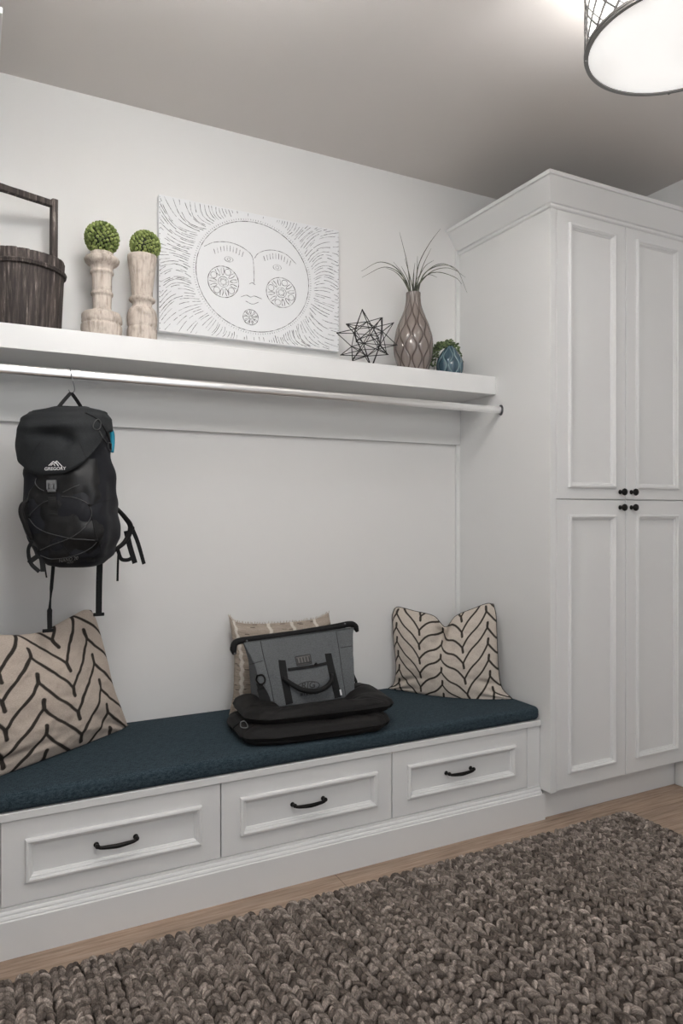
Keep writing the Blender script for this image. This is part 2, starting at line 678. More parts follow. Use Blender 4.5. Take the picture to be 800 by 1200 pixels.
rod = thing('closet_rod', 'oval chrome hanging rod below the white shelf', 'rod', (1.11, -0.336, 1.832))
V, Fc = [], []
for x in (0.006, 2.214):
    for k in range(28):
        a = 2 * PI * k / 28
        V.append((x, -0.336 + 0.0085 * math.cos(a), 1.832 + 0.0165 * math.sin(a)))
Fc = [(k, (k + 1) % 28, 28 + (k + 1) % 28, 28 + k) for k in range(28)]
pyobj('rail', V, Fc, M_CHROME, rod)
for x, s in ((2.219, -1), (0.001, 1)):
    bm = bmesh.new()
    R = []
    for dx, a, b in ((0, 0.017, 0.025), (0.003, 0.017, 0.025), (0.004, 0.0125, 0.0205), (0.006, 0.0125, 0.0205), (0.006, 0.0095, 0.0175)):
        R.append([bm.verts.new((x + s * dx, -0.336 + a * math.cos(2 * PI * k / 24), 1.832 + b * math.sin(2 * PI * k / 24))) for k in range(24)])
    for a, b in zip(R, R[1:]):
        for k in range(24):
            bm.faces.new((a[k], a[(k + 1) % 24], b[(k + 1) % 24], b[k]))
    bm.faces.new(R[0])
    for zc in (-0.021, 0.021):
        bmesh.ops.create_uvsphere(bm, u_segments=8, v_segments=6, radius=0.0035, matrix=Matrix.Translation((x + s * 0.004, -0.336, 1.832 + zc)))
    obj('flange', bm, M_STEEL, rod, False)['label'] = 'dark steel end flange'

# ------------------------------------------------------------------ ceiling lamp
LR, LZ0, LZ1 = 0.260, 2.700, 2.895


def ring(bm, LX, LY, r0, r1, z0, z1, seg=96):
    R = [[bm.verts.new((LX + r * math.cos(2 * PI * k / seg), LY + r * math.sin(2 * PI * k / seg), z)) for k in range(seg)] for r, z in ((r0, z0), (r1, z0), (r1, z1), (r0, z1))]
    for i in range(4):
        a, b = R[i], R[(i + 1) % 4]
        for k in range(seg):
            bm.faces.new((a[k], a[(k + 1) % seg], b[(k + 1) % seg], b[k]))


def ceiling_lamp(label, LX, LY, which):
    M_LINER, M_DIFF = liner_mat(SHADE[which]), diffuser_mat(DIFF[which])
    lamp = thing('ceiling_lamp', label, 'lamp', (LX, LY, ZC), 'drum ceiling lamps')


    bm = bmesh.new()
    ring(bm, LX, LY, LR - 0.010, LR + 0.001, LZ0 - 0.002, LZ0 + 0.004)
    ring(bm, LX, LY, LR - 0.004, LR + 0.003, LZ0 + 0.004, LZ0 + 0.012)
    for k in range(4):
        a = 2.35 + k * PI / 2
        bmesh.ops.create_uvsphere(bm, u_segments=8, v_segments=6, radius=0.004, matrix=Matrix.Translation((LX + (LR - 0.004) * math.cos(a), LY + (LR - 0.004) * math.sin(a), LZ0 - 0.003)))
    obj('rim', bm, M_LAMPMETAL, lamp, False)
    bm = bmesh.new()
    ring(bm, LX, LY, LR - 0.004, LR + 0.002, LZ1 - 0.01, LZ1)
    obj('rim', bm, M_LAMPMETAL, lamp, False)
    bm = bmesh.new()
    NL = 22
    for k in range(NL):
        for s, w in ((1, 0.0075), (-1, 0.0045)):
            for off in ((0, 0.3) if s < 0 else (0,)):
                pts, nr = [], []
                for i in range(13):
                    f = i / 12
                    a = 2 * PI * (k + off) / NL + s * (f - 0.5) * 0.62
                    pts.append((LX + (LR - 0.001) * math.cos(a), LY + (LR - 0.001) * math.sin(a), LZ0 + 0.01 + f * (LZ1 - LZ0 - 0.018)))
                    nr.append(Vector((math.cos(a), math.sin(a), 0)))
                add_strip(bm, pts, nr, w if off == 0 else w * 0.55, 0.002 + (0.0008 if s > 0 else 0))
    obj('lattice', bm, M_LAMPMETAL, lamp)['label'] = 'dark metal criss-cross lattice'
    bm = bmesh.new()
    ring(bm, LX, LY, LR - 0.012, LR - 0.010, LZ0 + 0.006, LZ1 - 0.004)
    obj('shade_liner', bm, M_LINER, lamp)
    V, Fc = lathe_arrays([(LR - 0.009, LZ0 + 0.006), (LR - 0.0095, LZ0 + 0.003), (LR * 0.5, LZ0 + 0.001), (0.01, LZ0 + 0.0005)], LX, LY, 96)
    pyobj('diffuser', V, Fc, M_DIFF, lamp)['label'] = 'glowing white frosted disc'
    V, Fc = lathe_arrays([(0.012, LZ0 + 0.03), (0.012, ZC - 0.03), (0.07, ZC - 0.026), (0.075, ZC - 0.02), (0.075, ZC - 0.0005)], LX, LY, 32)
    pyobj('stem_and_canopy', V, Fc, M_LAMPMETAL, lamp)
    bm = bmesh.new()
    for k in range(4):
        a = 0.35 + k * PI / 2
        add_tube(bm, [(LX, LY, LZ1 - 0.006), (LX + (LR - 0.002) * math.cos(a), LY + (LR - 0.002) * math.sin(a), LZ1 - 0.006)], 0.009, 8)
    for k in range(3):
        a = 0.5 + PI / 3 + k * 2 * PI / 3
        add_tube(bm, [(LX, LY, LZ0 + 0.10), (LX + 0.09 * math.cos(a), LY + 0.09 * math.sin(a), LZ0 + 0.112)], 0.014, 10)
    obj('spider', bm, M_LAMPMETAL, lamp)
    for k in range(3):
        a = 0.5 + PI / 3 + k * 2 * PI / 3
        p = (LX + 0.115 * math.cos(a), LY + 0.115 * math.sin(a), LZ0 + 0.112)
        bm = bmesh.new()
        bmesh.ops.create_uvsphere(bm, u_segments=16, v_segments=12, radius=0.027, matrix=Matrix.Translation(p))
        obj('bulb', bm, M_LINER, lamp, True)
        l = bpy.data.lights.new('bulb_light', 'POINT')
        l.energy = BULB[which]
        l.color = (1.0, 0.99, 0.98)
        l.shadow_soft_size = 0.012
        lo = bpy.data.objects.new('bulb_light', l)
        lo.location = (LX + 0.115 * math.cos(a), LY + 0.115 * math.sin(a), LZ0 + 0.160)
        COL.objects.link(lo)


ceiling_lamp('drum ceiling lamp with dark lattice shade and glowing white diffuser near the tall cabinet', 1.807, -1.611, 0)
ceiling_lamp('second drum ceiling lamp, above the left end of the bench', 0.413, -1.611, 1)

# ------------------------------------------------------------------ things on the shelf
ZS = 1.9965

# wooden bucket
BX, BY, BR = 0.157, -0.156, 0.143
bucket = thing('wooden_bucket', 'dark weathered wooden bucket with tall handle on the white shelf', 'bucket', (BX, BY, ZS))
NST = 22


def stave(a, z, i):
    f = (a / (2 * PI) * NST) % 1.0
    g = min(f, 1 - f)
    return (1 - 0.022 * math.exp(-(g / 0.07) ** 2)) * (1 + 0.012 * math.sin(7.3 * math.floor(a / (2 * PI) * NST)))


def rim_z(a):
    return 0.0016 * math.sin(5.1 * math.floor(a / (2 * PI) * NST))


zr = 2.262
prof = [(0.131, ZS), (0.133, ZS + 0.006), (0.137, ZS + 0.1), (0.142, ZS + 0.2), (0.1455, zr - 0.004), (0.1435, zr), (0.127, zr), (0.125, zr - 0.004),
        (0.118, ZS + 0.03), (0.02, ZS + 0.028)]
V, Fc = lathe_arrays(prof, BX, BY, 220, stave)
V = [(x, y, z + (rim_z(math.atan2(y - BY, x - BX) % (2 * PI)) if z > zr - 0.01 else 0)) for x, y, z in V]
pyobj('staves', V, Fc, M_BUCKET, bucket, True)
bm = bmesh.new()
zh = zr - 0.042
for dz, r in ((0, 0.0062), (0.007, 0.0048)):
    pts = []
    for k in range(64):
        a = 2 * PI * k / 64
        rr = 0.1435 + 0.0035
        pts.append((BX + rr * math.cos(a), BY + rr * math.sin(a), zh - dz + 0.002 * math.sin(3 * a)))
    add_tube(bm, pts, r, 8, closed=True)
obj('hoop', bm, M_BUCKET, bucket, True)['label'] = 'twisted wooden hoop below the rim'
hd = Vector((math.cos(math.radians(20)), math.sin(math.radians(20)), 0))
hn = Vector((-hd.y, hd.x, 0))
hb = bmesh.new()


def beam(bm, p0, p1, s, wa, wb):
    """rectangular bar between two points, wa wide along s"""
    p0, p1 = Vector(p0), Vector(p1)
    t = (p1 - p0).normalized()
    s = (s - t * s.dot(t)).normalized()
    o = t.cross(s)
    n = 9
    R = []
    for i in range(n):
        p = p0.lerp(p1, i / (n - 1))
        j = 1 + 0.05 * noise.noise(p * 30)
        R.append([bm.verts.new(p + s * a * wa / 2 * j + o * b * wb / 2 * j) for a, b in
                  ((-1, -0.75), (-0.75, -1), (0.75, -1), (1, -0.75), (1, 0.75), (0.75, 1), (-0.75, 1), (-1, 0.75))])
    for a, b in zip(R, R[1:]):
        for k in range(8):
            bm.faces.new((a[k], a[(k + 1) % 8], b[(k + 1) % 8], b[k]))
    bm.faces.new(R[0])
    bm.faces.new(R[-1])


C0 = Vector((BX, BY, 0))
for s in (-1, 1):
    beam(hb, C0 + hd * s * 0.1175 + Vector((0, 0, zr - 0.10)), C0 + hd * s * 0.128 * 0.94 + Vector((0, 0, 2.520)), hd, 0.022, 0.03)
beam(hb, C0 - hd * 0.135 + Vector((0, 0, 2.503)), C0 + hd * 0.112 + Vector((0, 0, 2.503)), Vector((0, 0, 1)), 0.024, 0.022)
obj('handle', hb, M_BUCKET, bucket)['label'] = 'square wooden carrying handle'


# turned pillars and berry balls
def pillar(name, label, cx, cy, prof_px, scale, z_top, mod=None):
    top = prof_px[0][1]
    prof = [(r * scale, z_top - (p - top) * scale) for r, p in prof_px]
    prof[-1] = (prof[-1][0], ZS)
    fine = []
    for (r0, z0), (r1, z1) in zip(prof, prof[1:]):
        m = max(1, int(abs(z1 - z0) / 0.006))
        fine += [(r0 + (r1 - r0) * i / m, z0 + (z1 - z0) * i / m) for i in range(m)]
    fine.append(prof[-1])
    V, Fc = lathe_arrays(fine[::-1], cx, cy, 56, mod)
    o = pyobj(name, V, Fc, M_PALEWOOD, None, True, origin=(cx, cy, ZS))
    return tag(o, label, 'candlestick', 'turned wooden pillars')


def chip(a, z, i):
    n = noise.noise(Vector((math.cos(a) * 1.6, math.sin(a) * 1.6, z * 22)))
    low = 1 if z < 2.125 else 0.25
    return 1 + 0.05 * n * low + (0.03 * noise.noise(Vector((math.cos(a) * 5, math.sin(a) * 5, z * 60))) if z < 2.125 else 0)


def flut(a, z, i):
    n = noise.noise(Vector((math.cos(a) * 2, math.sin(a) * 2, z * 9)))
    return 1 + 0.03 * n


pillar('turned_pillar', 'pale turned wooden pillar with flared collar and chunky base beside the bucket', 0.435, -0.165,
       [(40, 312), (84, 310), (86, 318), (84, 338), (96, 342), (126, 352), (133, 366), (128, 385), (112, 402), (92, 414), (86, 422), (82, 440), (80, 452),
        (88, 458), (89, 468), (86, 475), (77, 482), (74, 520), (74, 612), (78, 616), (84, 622), (85, 634), (82, 644), (74, 650), (71, 700), (70, 758),
        (84, 764), (96, 772), (136, 784), (147, 800), (150, 830), (149, 856), (141, 864), (141, 872), (150, 882), (152, 920), (148, 985)], 0.000485, 2.331, chip)
pillar('turned_pillar', 'pale turned wooden pillar with plain vase-shaped top beside the sun canvas', 0.588, -0.150,
       [(60, 330), (110, 328), (113, 345), (111, 365), (104, 410), (96, 470), (88, 530), (81, 600), (79, 640), (84, 656), (99, 662), (101, 675), (95, 686),
        (77, 694), (74, 715), (76, 730), (92, 742), (104, 758), (112, 785), (116, 820), (115, 870), (107, 884), (107, 892), (114, 904), (115, 940), (111, 1005)], 0.0005, 2.349, flut)


def berry_ball(label, cx, cy, cz, R, n=250):
    V, Fc, Cc = [], [], []
    tmp = bmesh.new()
    bmesh.ops.create_icosphere(tmp, subdivisions=2, radius=1.0)
    tmp.verts.ensure_lookup_table()
    bv = [v.co.copy() for v in tmp.verts]
    bf = [[v.index for v in f.verts] for f in tmp.faces]
    tmp.free()
    b0 = len(V)
    V += [tuple(Vector((cx, cy, cz)) + v * R * 0.9) for v in bv]
    Fc += bf
    Cc += [lin(38, 46, 22)[:3]] * len(bv)
    ga = PI * (3 - math.sqrt(5))
    for i in range(n):
        z = 1 - 2 * (i + 0.5) / n
        r = math.sqrt(1 - z * z)
        a = ga * i
        d = Vector((r * math.cos(a), r * math.sin(a), z)) + Vector(rng.normal(0, 0.025, 3))
        d.normalize()
        rr = R * 0.097 * (0.92 + 0.2 * rng.random())
        c = Vector((cx, cy, cz)) + d * (R - rr * 0.8)
        k = len(V)
        V += [tuple(c + v * rr) for v in bv]
        Fc += [[q + k for q in f] for f in bf]
        t = rng.random()
        ca, cb = np.array(lin(88, 104, 46)[:3]), np.array(lin(150, 162, 96)[:3])
        base = ca * (1 - t) + cb * t
        Cc += [base * (0.97 + 0.06 * v.dot(d)) for v in bv]
    o = pyobj('berry_ball', V, Fc, M_BERRY, None, True, Cc, origin=(cx, cy, cz))
    return tag(o, label, 'ornament', 'green berry balls on the pillars')


berry_ball('green berry ball on the pillar with the flared collar', 0.435, -0.165, 2.387, 0.0645)
berry_ball('green berry ball on the pillar with the plain vase-shaped top', 0.600, -0.150, 2.393, 0.0600)

# sun canvas
ART_Y = -0.036
ax0, ax1, az0, az1 = 0.679, 1.511, 2.096, 2.658
art = thing('sun_canvas', 'white canvas with a carved sun face hanging above the shelf', 'picture', ((ax0 + ax1) / 2, -0.018, az0))
box('canvas', ax0, ax1, ART_Y, -0.001, az0, az1, M_ART, art, 0.002)


def art_pt(zx, zy):
    p = on_y(180 + zx / 3.636, 220 + zy / 3.636, ART_Y)
    return Vector((p.x, ART_Y, p.z))


bm = bmesh.new()
NY = Vector((0, -1, 0))


def carve(pts, w=0.0022, n=None, smooth=True):
    pts = [Vector(p) for p in pts]
    q = catmull(pts, n or max(6, len(pts) * 4)) if smooth else pts
    add_strip(bm, q, NY, w, 0.0012)


ac = Vector(((ax0 + ax1) / 2 + 0.01, ART_Y, (az0 + az1) / 2))
c_l, c_r, c_t, c_b = art_pt(180, 400), art_pt(660, 375), art_pt(400, 142), art_pt(420, 612)
fc = Vector(((c_l.x + c_r.x) / 2, ART_Y, (c_t.z + c_b.z) / 2))
frx, frz = (c_r.x - c_l.x) / 2, (c_t.z - c_b.z) / 2


def ell(cx, cz, rx, rz, n=40, a0=0, a1=2 * PI):
    return [Vector((cx + rx * math.cos(a0 + (a1 - a0) * i / n), ART_Y, cz + rz * math.sin(a0 + (a1 - a0) * i / n))) for i in range(n + 1)]


carve(ell(fc.x, fc.z, frx, frz, 90), 0.0026, smooth=False)
for k in range(150):
    a = 2 * PI * k / 150
    d0, d1 = 1.025, 1.05
    carve([Vector((fc.x + frx * math.cos(a) * d, ART_Y, fc.z + frz * math.sin(a) * d)) for d in (d0, d1)], 0.0014, smooth=False)
nray = 158
for k in range(nray):
    a = 2 * PI * (k + 0.3 * rng.random()) / nray
    dx, dz = math.cos(a), math.sin(a)
    curl = 0.035 * math.sin(3 * a + 0.6) + 0.004 * rng.normal()
    p0 = Vector((fc.x + frx * 1.09 * dx, ART_Y, fc.z + frz * 1.09 * dz))
    tx = ((ax1 - 0.006 if dx > 0 else ax0 + 0.006) - p0.x) / dx if abs(dx) > 1e-4 else 9
    tz = ((az1 - 0.006 if dz > 0 else az0 + 0.006) - p0.z) / dz if abs(dz) > 1e-4 else 9
    Lr = min(tx, tz)
    if Lr < 0.012:
        continue
    s = rng.random() * 0.02
    nrm = Vector((-dz, 0, dx))
    while s < Lr - 0.008:
        e = min(Lr, s + 0.02 + rng.random() * 0.10)
        pts = []
        for i in range(5):
            u = s + (e - s) * i / 4
            q = p0 + Vector((dx, 0, dz)) * u + nrm * curl * math.sin(PI * u / max(Lr, 0.05)) * min(1, Lr / 0.15)
            q.x = min(max(q.x, ax0 + 0.003), ax1 - 0.003)
            q.z = min(max(q.z, az0 + 0.003), az1 - 0.003)
            pts.append(q)
        carve(pts, 0.0013 + 0.0011 * rng.random(), smooth=False)
        s = e + 0.008 + rng.random() * 0.03
for row in ([(215, 250), (255, 233), (310, 231), (360, 245), (400, 270), (420, 295), (426, 340), (427, 412)], [(430, 300), (445, 280), (480, 267), (520, 268), (565, 285), (607, 325)],
            [(408, 410), (420, 405), (432, 414)], [(372, 465), (395, 458), (412, 466), (430, 462), (460, 474)], [(392, 483), (420, 496), (446, 488)]):
    carve([art_pt(*p) for p in row], 0.0022)
for ex, ey, rx, ry, x0, x1, yb in ((320, 305, 18, 11, 262, 376, 288), (526, 340, 17, 12, 474, 578, 322)):
    pe, px_ = art_pt(ex, ey), art_pt(ex + rx, ey)
    pz = art_pt(ex, ey - ry)
    carve(ell(pe.x, pe.z, abs(px_.x - pe.x), abs(pz.z - pe.z), 24), 0.0016, smooth=False)
    carve(ell(pe.x, pe.z, abs(px_.x - pe.x) * 0.4, abs(pz.z - pe.z) * 0.5, 16), 0.0014, smooth=False)
    for i in range(10):
        f = i / 9
        bx = x0 + (x1 - x0) * f
        by = yb - 18 * math.sin(PI * f) + (12 if ex < 400 else 20) * (f - 0.5)
        carve([art_pt(bx, by), art_pt(bx + 12 * (f - 0.5), by - 24 + 6 * abs(f - 0.5))], 0.002, smooth=False)
for ex, ey, r, npet in ((297, 401, 65, 13), (543, 447, 62, 12), (413, 552, 32, 9)):
    pe = art_pt(ex, ey)
    rx, rz = abs(art_pt(ex + r, ey).x - pe.x), abs(art_pt(ex, ey - r * 1.02).z - pe.z)
    carve(ell(pe.x, pe.z, rx, rz, 44), 0.003, smooth=False)
    carve(ell(pe.x, pe.z, rx * 0.34, rz * 0.34, 24), 0.0018, smooth=False)
    for i in range(npet):
        a = 2 * PI * i / npet + 0.2
        if i % 3 == 2 and r > 40:
            carve(ell(pe.x + rx * 0.72 * math.cos(a), pe.z + rz * 0.72 * math.sin(a), rx * 0.2, rz * 0.2, 14), 0.002, smooth=False)
        else:
            for da in (-0.13, 0.13):
                carve([Vector((pe.x + rx * d * math.cos(a + da * s), ART_Y, pe.z + rz * d * math.sin(a + da * s))) for d, s in ((0.44, 0.3), (0.65, 1.1), (0.9, 0.6))], 0.0026, 6)
    for i in range(8):
        a = 2 * PI * i / 8
        carve(ell(pe.x + rx * 0.2 * math.cos(a), pe.z + rz * 0.2 * math.sin(a), rx * 0.05, rz * 0.05, 8), 0.0014, smooth=False)
for i in range(26):
    z = az0 + 0.01 + (az1 - az0 - 0.02) * i / 25
    for x in (ax0 + 0.004, ax1 - 0.004):
        carve([(x - 0.0015, ART_Y, z), (x + 0.0015, ART_Y, z)], 0.004, smooth=False)
obj('carved_lines', bm, M_ARTLINE, art)['label'] = 'worn grey carved lines of a sun face and rays'

# wire star
phi = (1 + math.sqrt(5)) / 2
SRr = 0.139
dod = [Vector(p).normalized() for p in [(a, b, c) for a in (-1, 1) for b in (-1, 1) for c in (-1, 1)]
       + [(0, a / phi, b * phi) for a in (-1, 1) for b in (-1, 1)] + [(a / phi, b * phi, 0) for a in (-1, 1) for b in (-1, 1)]
       + [(a * phi, 0, b / phi) for a in (-1, 1) for b in (-1, 1)]]
ico = [Vector(p).normalized() for p in [(0, a, b * phi) for a in (-1, 1) for b in (-1, 1)] + [(a, b * phi, 0) for a in (-1, 1) for b in (-1, 1)]
       + [(a * phi, 0, b) for a in (-1, 1) for b in (-1, 1)]]
# stand it on a pentagon of spikes
q = ico[1].rotation_difference(Vector((0, 0, 1)))
rot = Matrix.Rotation(0.5, 3, 'Z') @ q.to_matrix()
zlow = min((rot @ d).z for d in dod) * SRr
SC0 = Vector((1.588, -0.165, ZS + 0.0022 - zlow))
bm = bmesh.new()
for d in dod:
    near = sorted(ico, key=lambda v: (v - d).length)[:3]
    for v in near:
        add_tube(bm, [SC0 + rot @ d * SRr, SC0 + rot @ v * SRr * 0.56], 0.0019, 6)
    bmesh.ops.create_uvsphere(bm, u_segments=6, v_segments=5, radius=0.0027, matrix=Matrix.Translation(SC0 + rot @ d * SRr))
for i, a in enumerate(ico):
    bmesh.ops.create_uvsphere(bm, u_segments=8, v_segments=6, radius=0.0040, matrix=Matrix.Translation(SC0 + rot @ a * SRr * 0.56))
    for b in ico[i + 1:]:
        if (a - b).length < 1.1:
            add_tube(bm, [SC0 + rot @ a * SRr * 0.56, SC0 + rot @ b * SRr * 0.56], 0.0016, 6)
o = obj('wire_star', bm, M_WIRE, None, True, (SC0.x, SC0.y, ZS))
tag(o, 'black wire star ornament with many points beside the grey vase', 'ornament')


# carved vases
def ogee_vase(name, label, cx, cy, prof, nc, rows, amp, ncol, nrow, c_cell, c_line, depth, cat='vase', lw=0.07, zrow=None):
    """prof: (r, z from base) pairs; cells between waving lines, the lines pressed into the glaze"""
    P = catmull([(r, 0, z) for r, z in prof], nrow)
    H = prof[-1][1]
    V, Cc, Fc = [], [], []
    for i, p in enumerate(P):
        for k in range(ncol):
            a = 2 * PI * k / ncol
            u = k / ncol * nc
            w = (p.z / H)
            w = zrow(w) if zrow else w
            ph = w * rows * PI
            dist = 9
            for j in range(int(math.floor(u)) - 1, int(math.floor(u)) + 3):
                x = j + (1 if j % 2 == 0 else -1) * amp * math.cos(ph)
                dist = min(dist, abs(u - x))
            dd = dist / max(0.3, abs(1))
            g = math.exp(-(dd / lw) ** 2)
            rr = p.x * (1 + depth * (min(dd, 0.5) * 1.2) - depth * 0.6 * g)
            V.append((cx + rr * math.cos(a), cy + rr * math.sin(a), ZS + p.z))
            c0, c1 = np.array(c_cell[:3]), np.array(c_line[:3])
            Cc.append(c0 * (1 - g) + c1 * g)
    for i in range(nrow - 1):
        for k in range(ncol):
            k2 = (k + 1) % ncol
            Fc.append((i * ncol + k, i * ncol + k2, (i + 1) * ncol + k2, (i + 1) * ncol + k))
    nb = len(V)
    V.append((cx, cy, ZS))
    Cc.append(np.array(c_cell[:3]))
    for k in range(ncol):
        Fc.append((nb, (k + 1) % ncol, k))
    # inside of the mouth
    rt = P[-1].x
    for f, dz in ((0.86, 0.0), (0.8, -0.03), (0.02, -0.05)):
        for k in range(ncol):
            a = 2 * PI * k / ncol
            V.append((cx + rt * f * math.cos(a), cy + rt * f * math.sin(a), ZS + H + dz))
            Cc.append(np.array(c_cell[:3]))
    rows_ = [(nrow - 1) * ncol, nb + 1, nb + 1 + ncol, nb + 1 + 2 * ncol]
    for r0, r1 in zip(rows_, rows_[1:]):
        for k in range(ncol):
            k2 = (k + 1) % ncol
            Fc.append((r0 + k, r0 + k2, r1 + k2, r1 + k))
    o = pyobj(name, V, Fc, M_GLAZE, None, True, Cc, origin=(cx, cy, ZS))
    return tag(o, label, cat)


VX, VY = 1.838, -0.165
ogee_vase('carved_vase', 'tall taupe glazed vase with ogee pattern on the shelf', VX, VY,
          [(0.062, 0), (0.071, 0.03), (0.086, 0.08), (0.0915, 0.125), (0.087, 0.175), (0.074, 0.225), (0.056, 0.27), (0.040, 0.315), (0.0345, 0.35), (0.0335, 0.383)],
          18, 6.6, 0.34, 288, 150, lin(124, 114, 108), lin(58, 45, 40), 0.045, lw=0.13)
bm = bmesh.new()
VT = Vector((VX, VY, ZS + 0.36))
blades = [[(482, 343), (468, 318), (446, 307), (423, 318)], [(482, 343), (470, 322), (450, 313), (424, 325)], [(483, 343), (477, 310), (468, 272)],
          [(484, 343), (490, 312), (502, 287), (516, 268)], [(484, 343), (494, 315), (505, 291)], [(485, 343), (496, 322), (516, 311), (535, 316), (547, 343)],
          [(485, 343), (498, 320), (520, 309), (545, 325)], [(485, 343), (497, 325), (513, 319), (533, 325), (541, 333)], [(483, 343), (484, 325), (486, 308)],
          [(482, 343), (474, 325), (461, 307)], [(483, 343), (487, 330), (492, 322)], [(484, 343), (491, 325), (498, 312), (508, 305)], [(483, 343), (479, 320), (474, 303)],
          [(482, 343), (472, 328), (462, 318), (452, 314)], [(485, 343), (495, 328), (508, 317), (524, 314), (538, 319)], [(484, 343), (488, 322), (489, 300)],
          [(483, 343), (478, 328), (470, 312)], [(484, 343), (492, 330), (502, 322), (512, 325)]]
for i, b in enumerate(blades):
    yy = VY + [-0.05, 0.03, 0.0, 0.05, -0.06, -0.02, 0.06, -0.07][i % 8]
    pts = []
    for j, (u, v) in enumerate(b):
        f = j / (len(b) - 1)
        p = on_y(u, v, VY + (yy - VY) * f)
        if j == 0:
            p = VT + Vector((rng.normal(0, 0.008), rng.normal(0, 0.008), 0.0))
        pts.append(p)
    q = catmull(pts, 22)
    r = [0.0026 * (1 - 0.85 * (k / 21) ** 1.3) + 0.0002 for k in range(22)]
    add_tube(bm, q, r, 5)
for i in range(6):
    a = 2 * PI * i / 6
    add_tube(bm, catmull([VT + Vector((0.012 * math.cos(a), 0.012 * math.sin(a), 0)), VT + Vector((0.03 * math.cos(a), 0.03 * math.sin(a), 0.06)), VT + Vector((0.055 * math.cos(a), 0.055 * math.sin(a), 0.10))], 10),
             [0.0024 - 0.0002 * k for k in range(10)], 5)
o = obj('grass_plant', bm, M_BLADE, None, True, VT)
tag(o, 'thin arching grass blades standing in the taupe vase', 'plant')

TX, TY = 2.040, -0.175
ogee_vase('petal_vase', 'small teal glazed pot with petal pattern near the cabinet', TX, TY,
          [(0.050, 0), (0.059, 0.03), (0.062, 0.06), (0.058, 0.085), (0.045, 0.112), (0.028, 0.135), (0.014, 0.152)],
          12, 3.0, 0.33, 216, 70, lin(54, 78, 90), lin(120, 144, 148), 0.10, 'pot', lw=0.10)
V, Fc, Cc = [], [], []
tmp = bmesh.new()
bmesh.ops.create_icosphere(tmp, subdivisions=1, radius=1.0)
tmp.verts.ensure_lookup_table()
bv = [v.co.copy() for v in tmp.verts]
bf = [[v.index for v in f.verts] for f in tmp.faces]
tmp.free()


def leaflet(c, s, col):
    k = len(V)
    e = Matrix.Rotation(rng.random() * 6, 3, 'Z') @ Matrix.Rotation(rng.random() * 3, 3, 'X')
    for v in bv:
        V.append(tuple(Vector(c) + e @ Vector((v.x * s, v.y * s * 0.75, v.z * s * 0.45))))
        Cc.append(col)
    Fc.extend([[q + k for q in f] for f in bf])


sprigs = []
arc = [(-0.105, 0.012), (-0.099, 0.06), (-0.075, 0.115), (-0.04, 0.155), (0.0, 0.178), (0.04, 0.165), (0.068, 0.135), (0.082, 0.10), (0.085, 0.07)]
for i in range(40):
    f = i / 39 * (len(arc) - 1)
    k = min(int(f), len(arc) - 2)
    ex = arc[k][0] + (arc[k + 1][0] - arc[k][0]) * (f - k)
    ez = arc[k][1] + (arc[k + 1][1] - arc[k][1]) * (f - k)
    dy = 0.03 + 0.045 * rng.random() if i % 4 else 0.0
    top = Vector((TX, TY, ZS + 0.150))
    m_ = Vector((TX + ex * 0.55, TY + dy * 0.7, ZS + max(ez, 0.165 - 0.1 * abs(ex))))
    sprigs.append([top, m_, Vector((TX + ex * 0.92, TY + dy, ZS + ez))])
for sp in sprigs:
    q = catmull(sp, 9)
    for j, p in enumerate(q):
        if j < 2:
            continue
        for _ in range(2):
            t = rng.random()
            ca, cb = np.array(lin(42, 58, 30)[:3]), np.array(lin(120, 138, 92)[:3])
            pp = p + Vector(rng.normal(0, 0.005, 3))
            dv = Vector((pp.x - TX, pp.y - TY, 0))
            if pp.z < ZS + 0.006:
                pp.z = ZS + 0.006
            leaflet(pp, 0.0062 + 0.003 * rng.random(), ca * (1 - t) + cb * t)
bm = bmesh.new()
for sp in sprigs:
    add_tube(bm, catmull(sp, 9), 0.0013, 5)
bm.verts.index_update()
k = len(V)
V += [tuple(v.co) for v in bm.verts]
Cc += [np.array(lin(60, 74, 44)[:3])] * len(bm.verts)
Fc += [[v.index + k for v in f.verts] for f in bm.faces]
bm.free()
o = pyobj('trailing_plant', V, Fc, M_BERRY, None, True, Cc, origin=(TX, TY, ZS + 0.145))
tag(o, 'small bushy green plant spilling from the teal pot', 'plant')

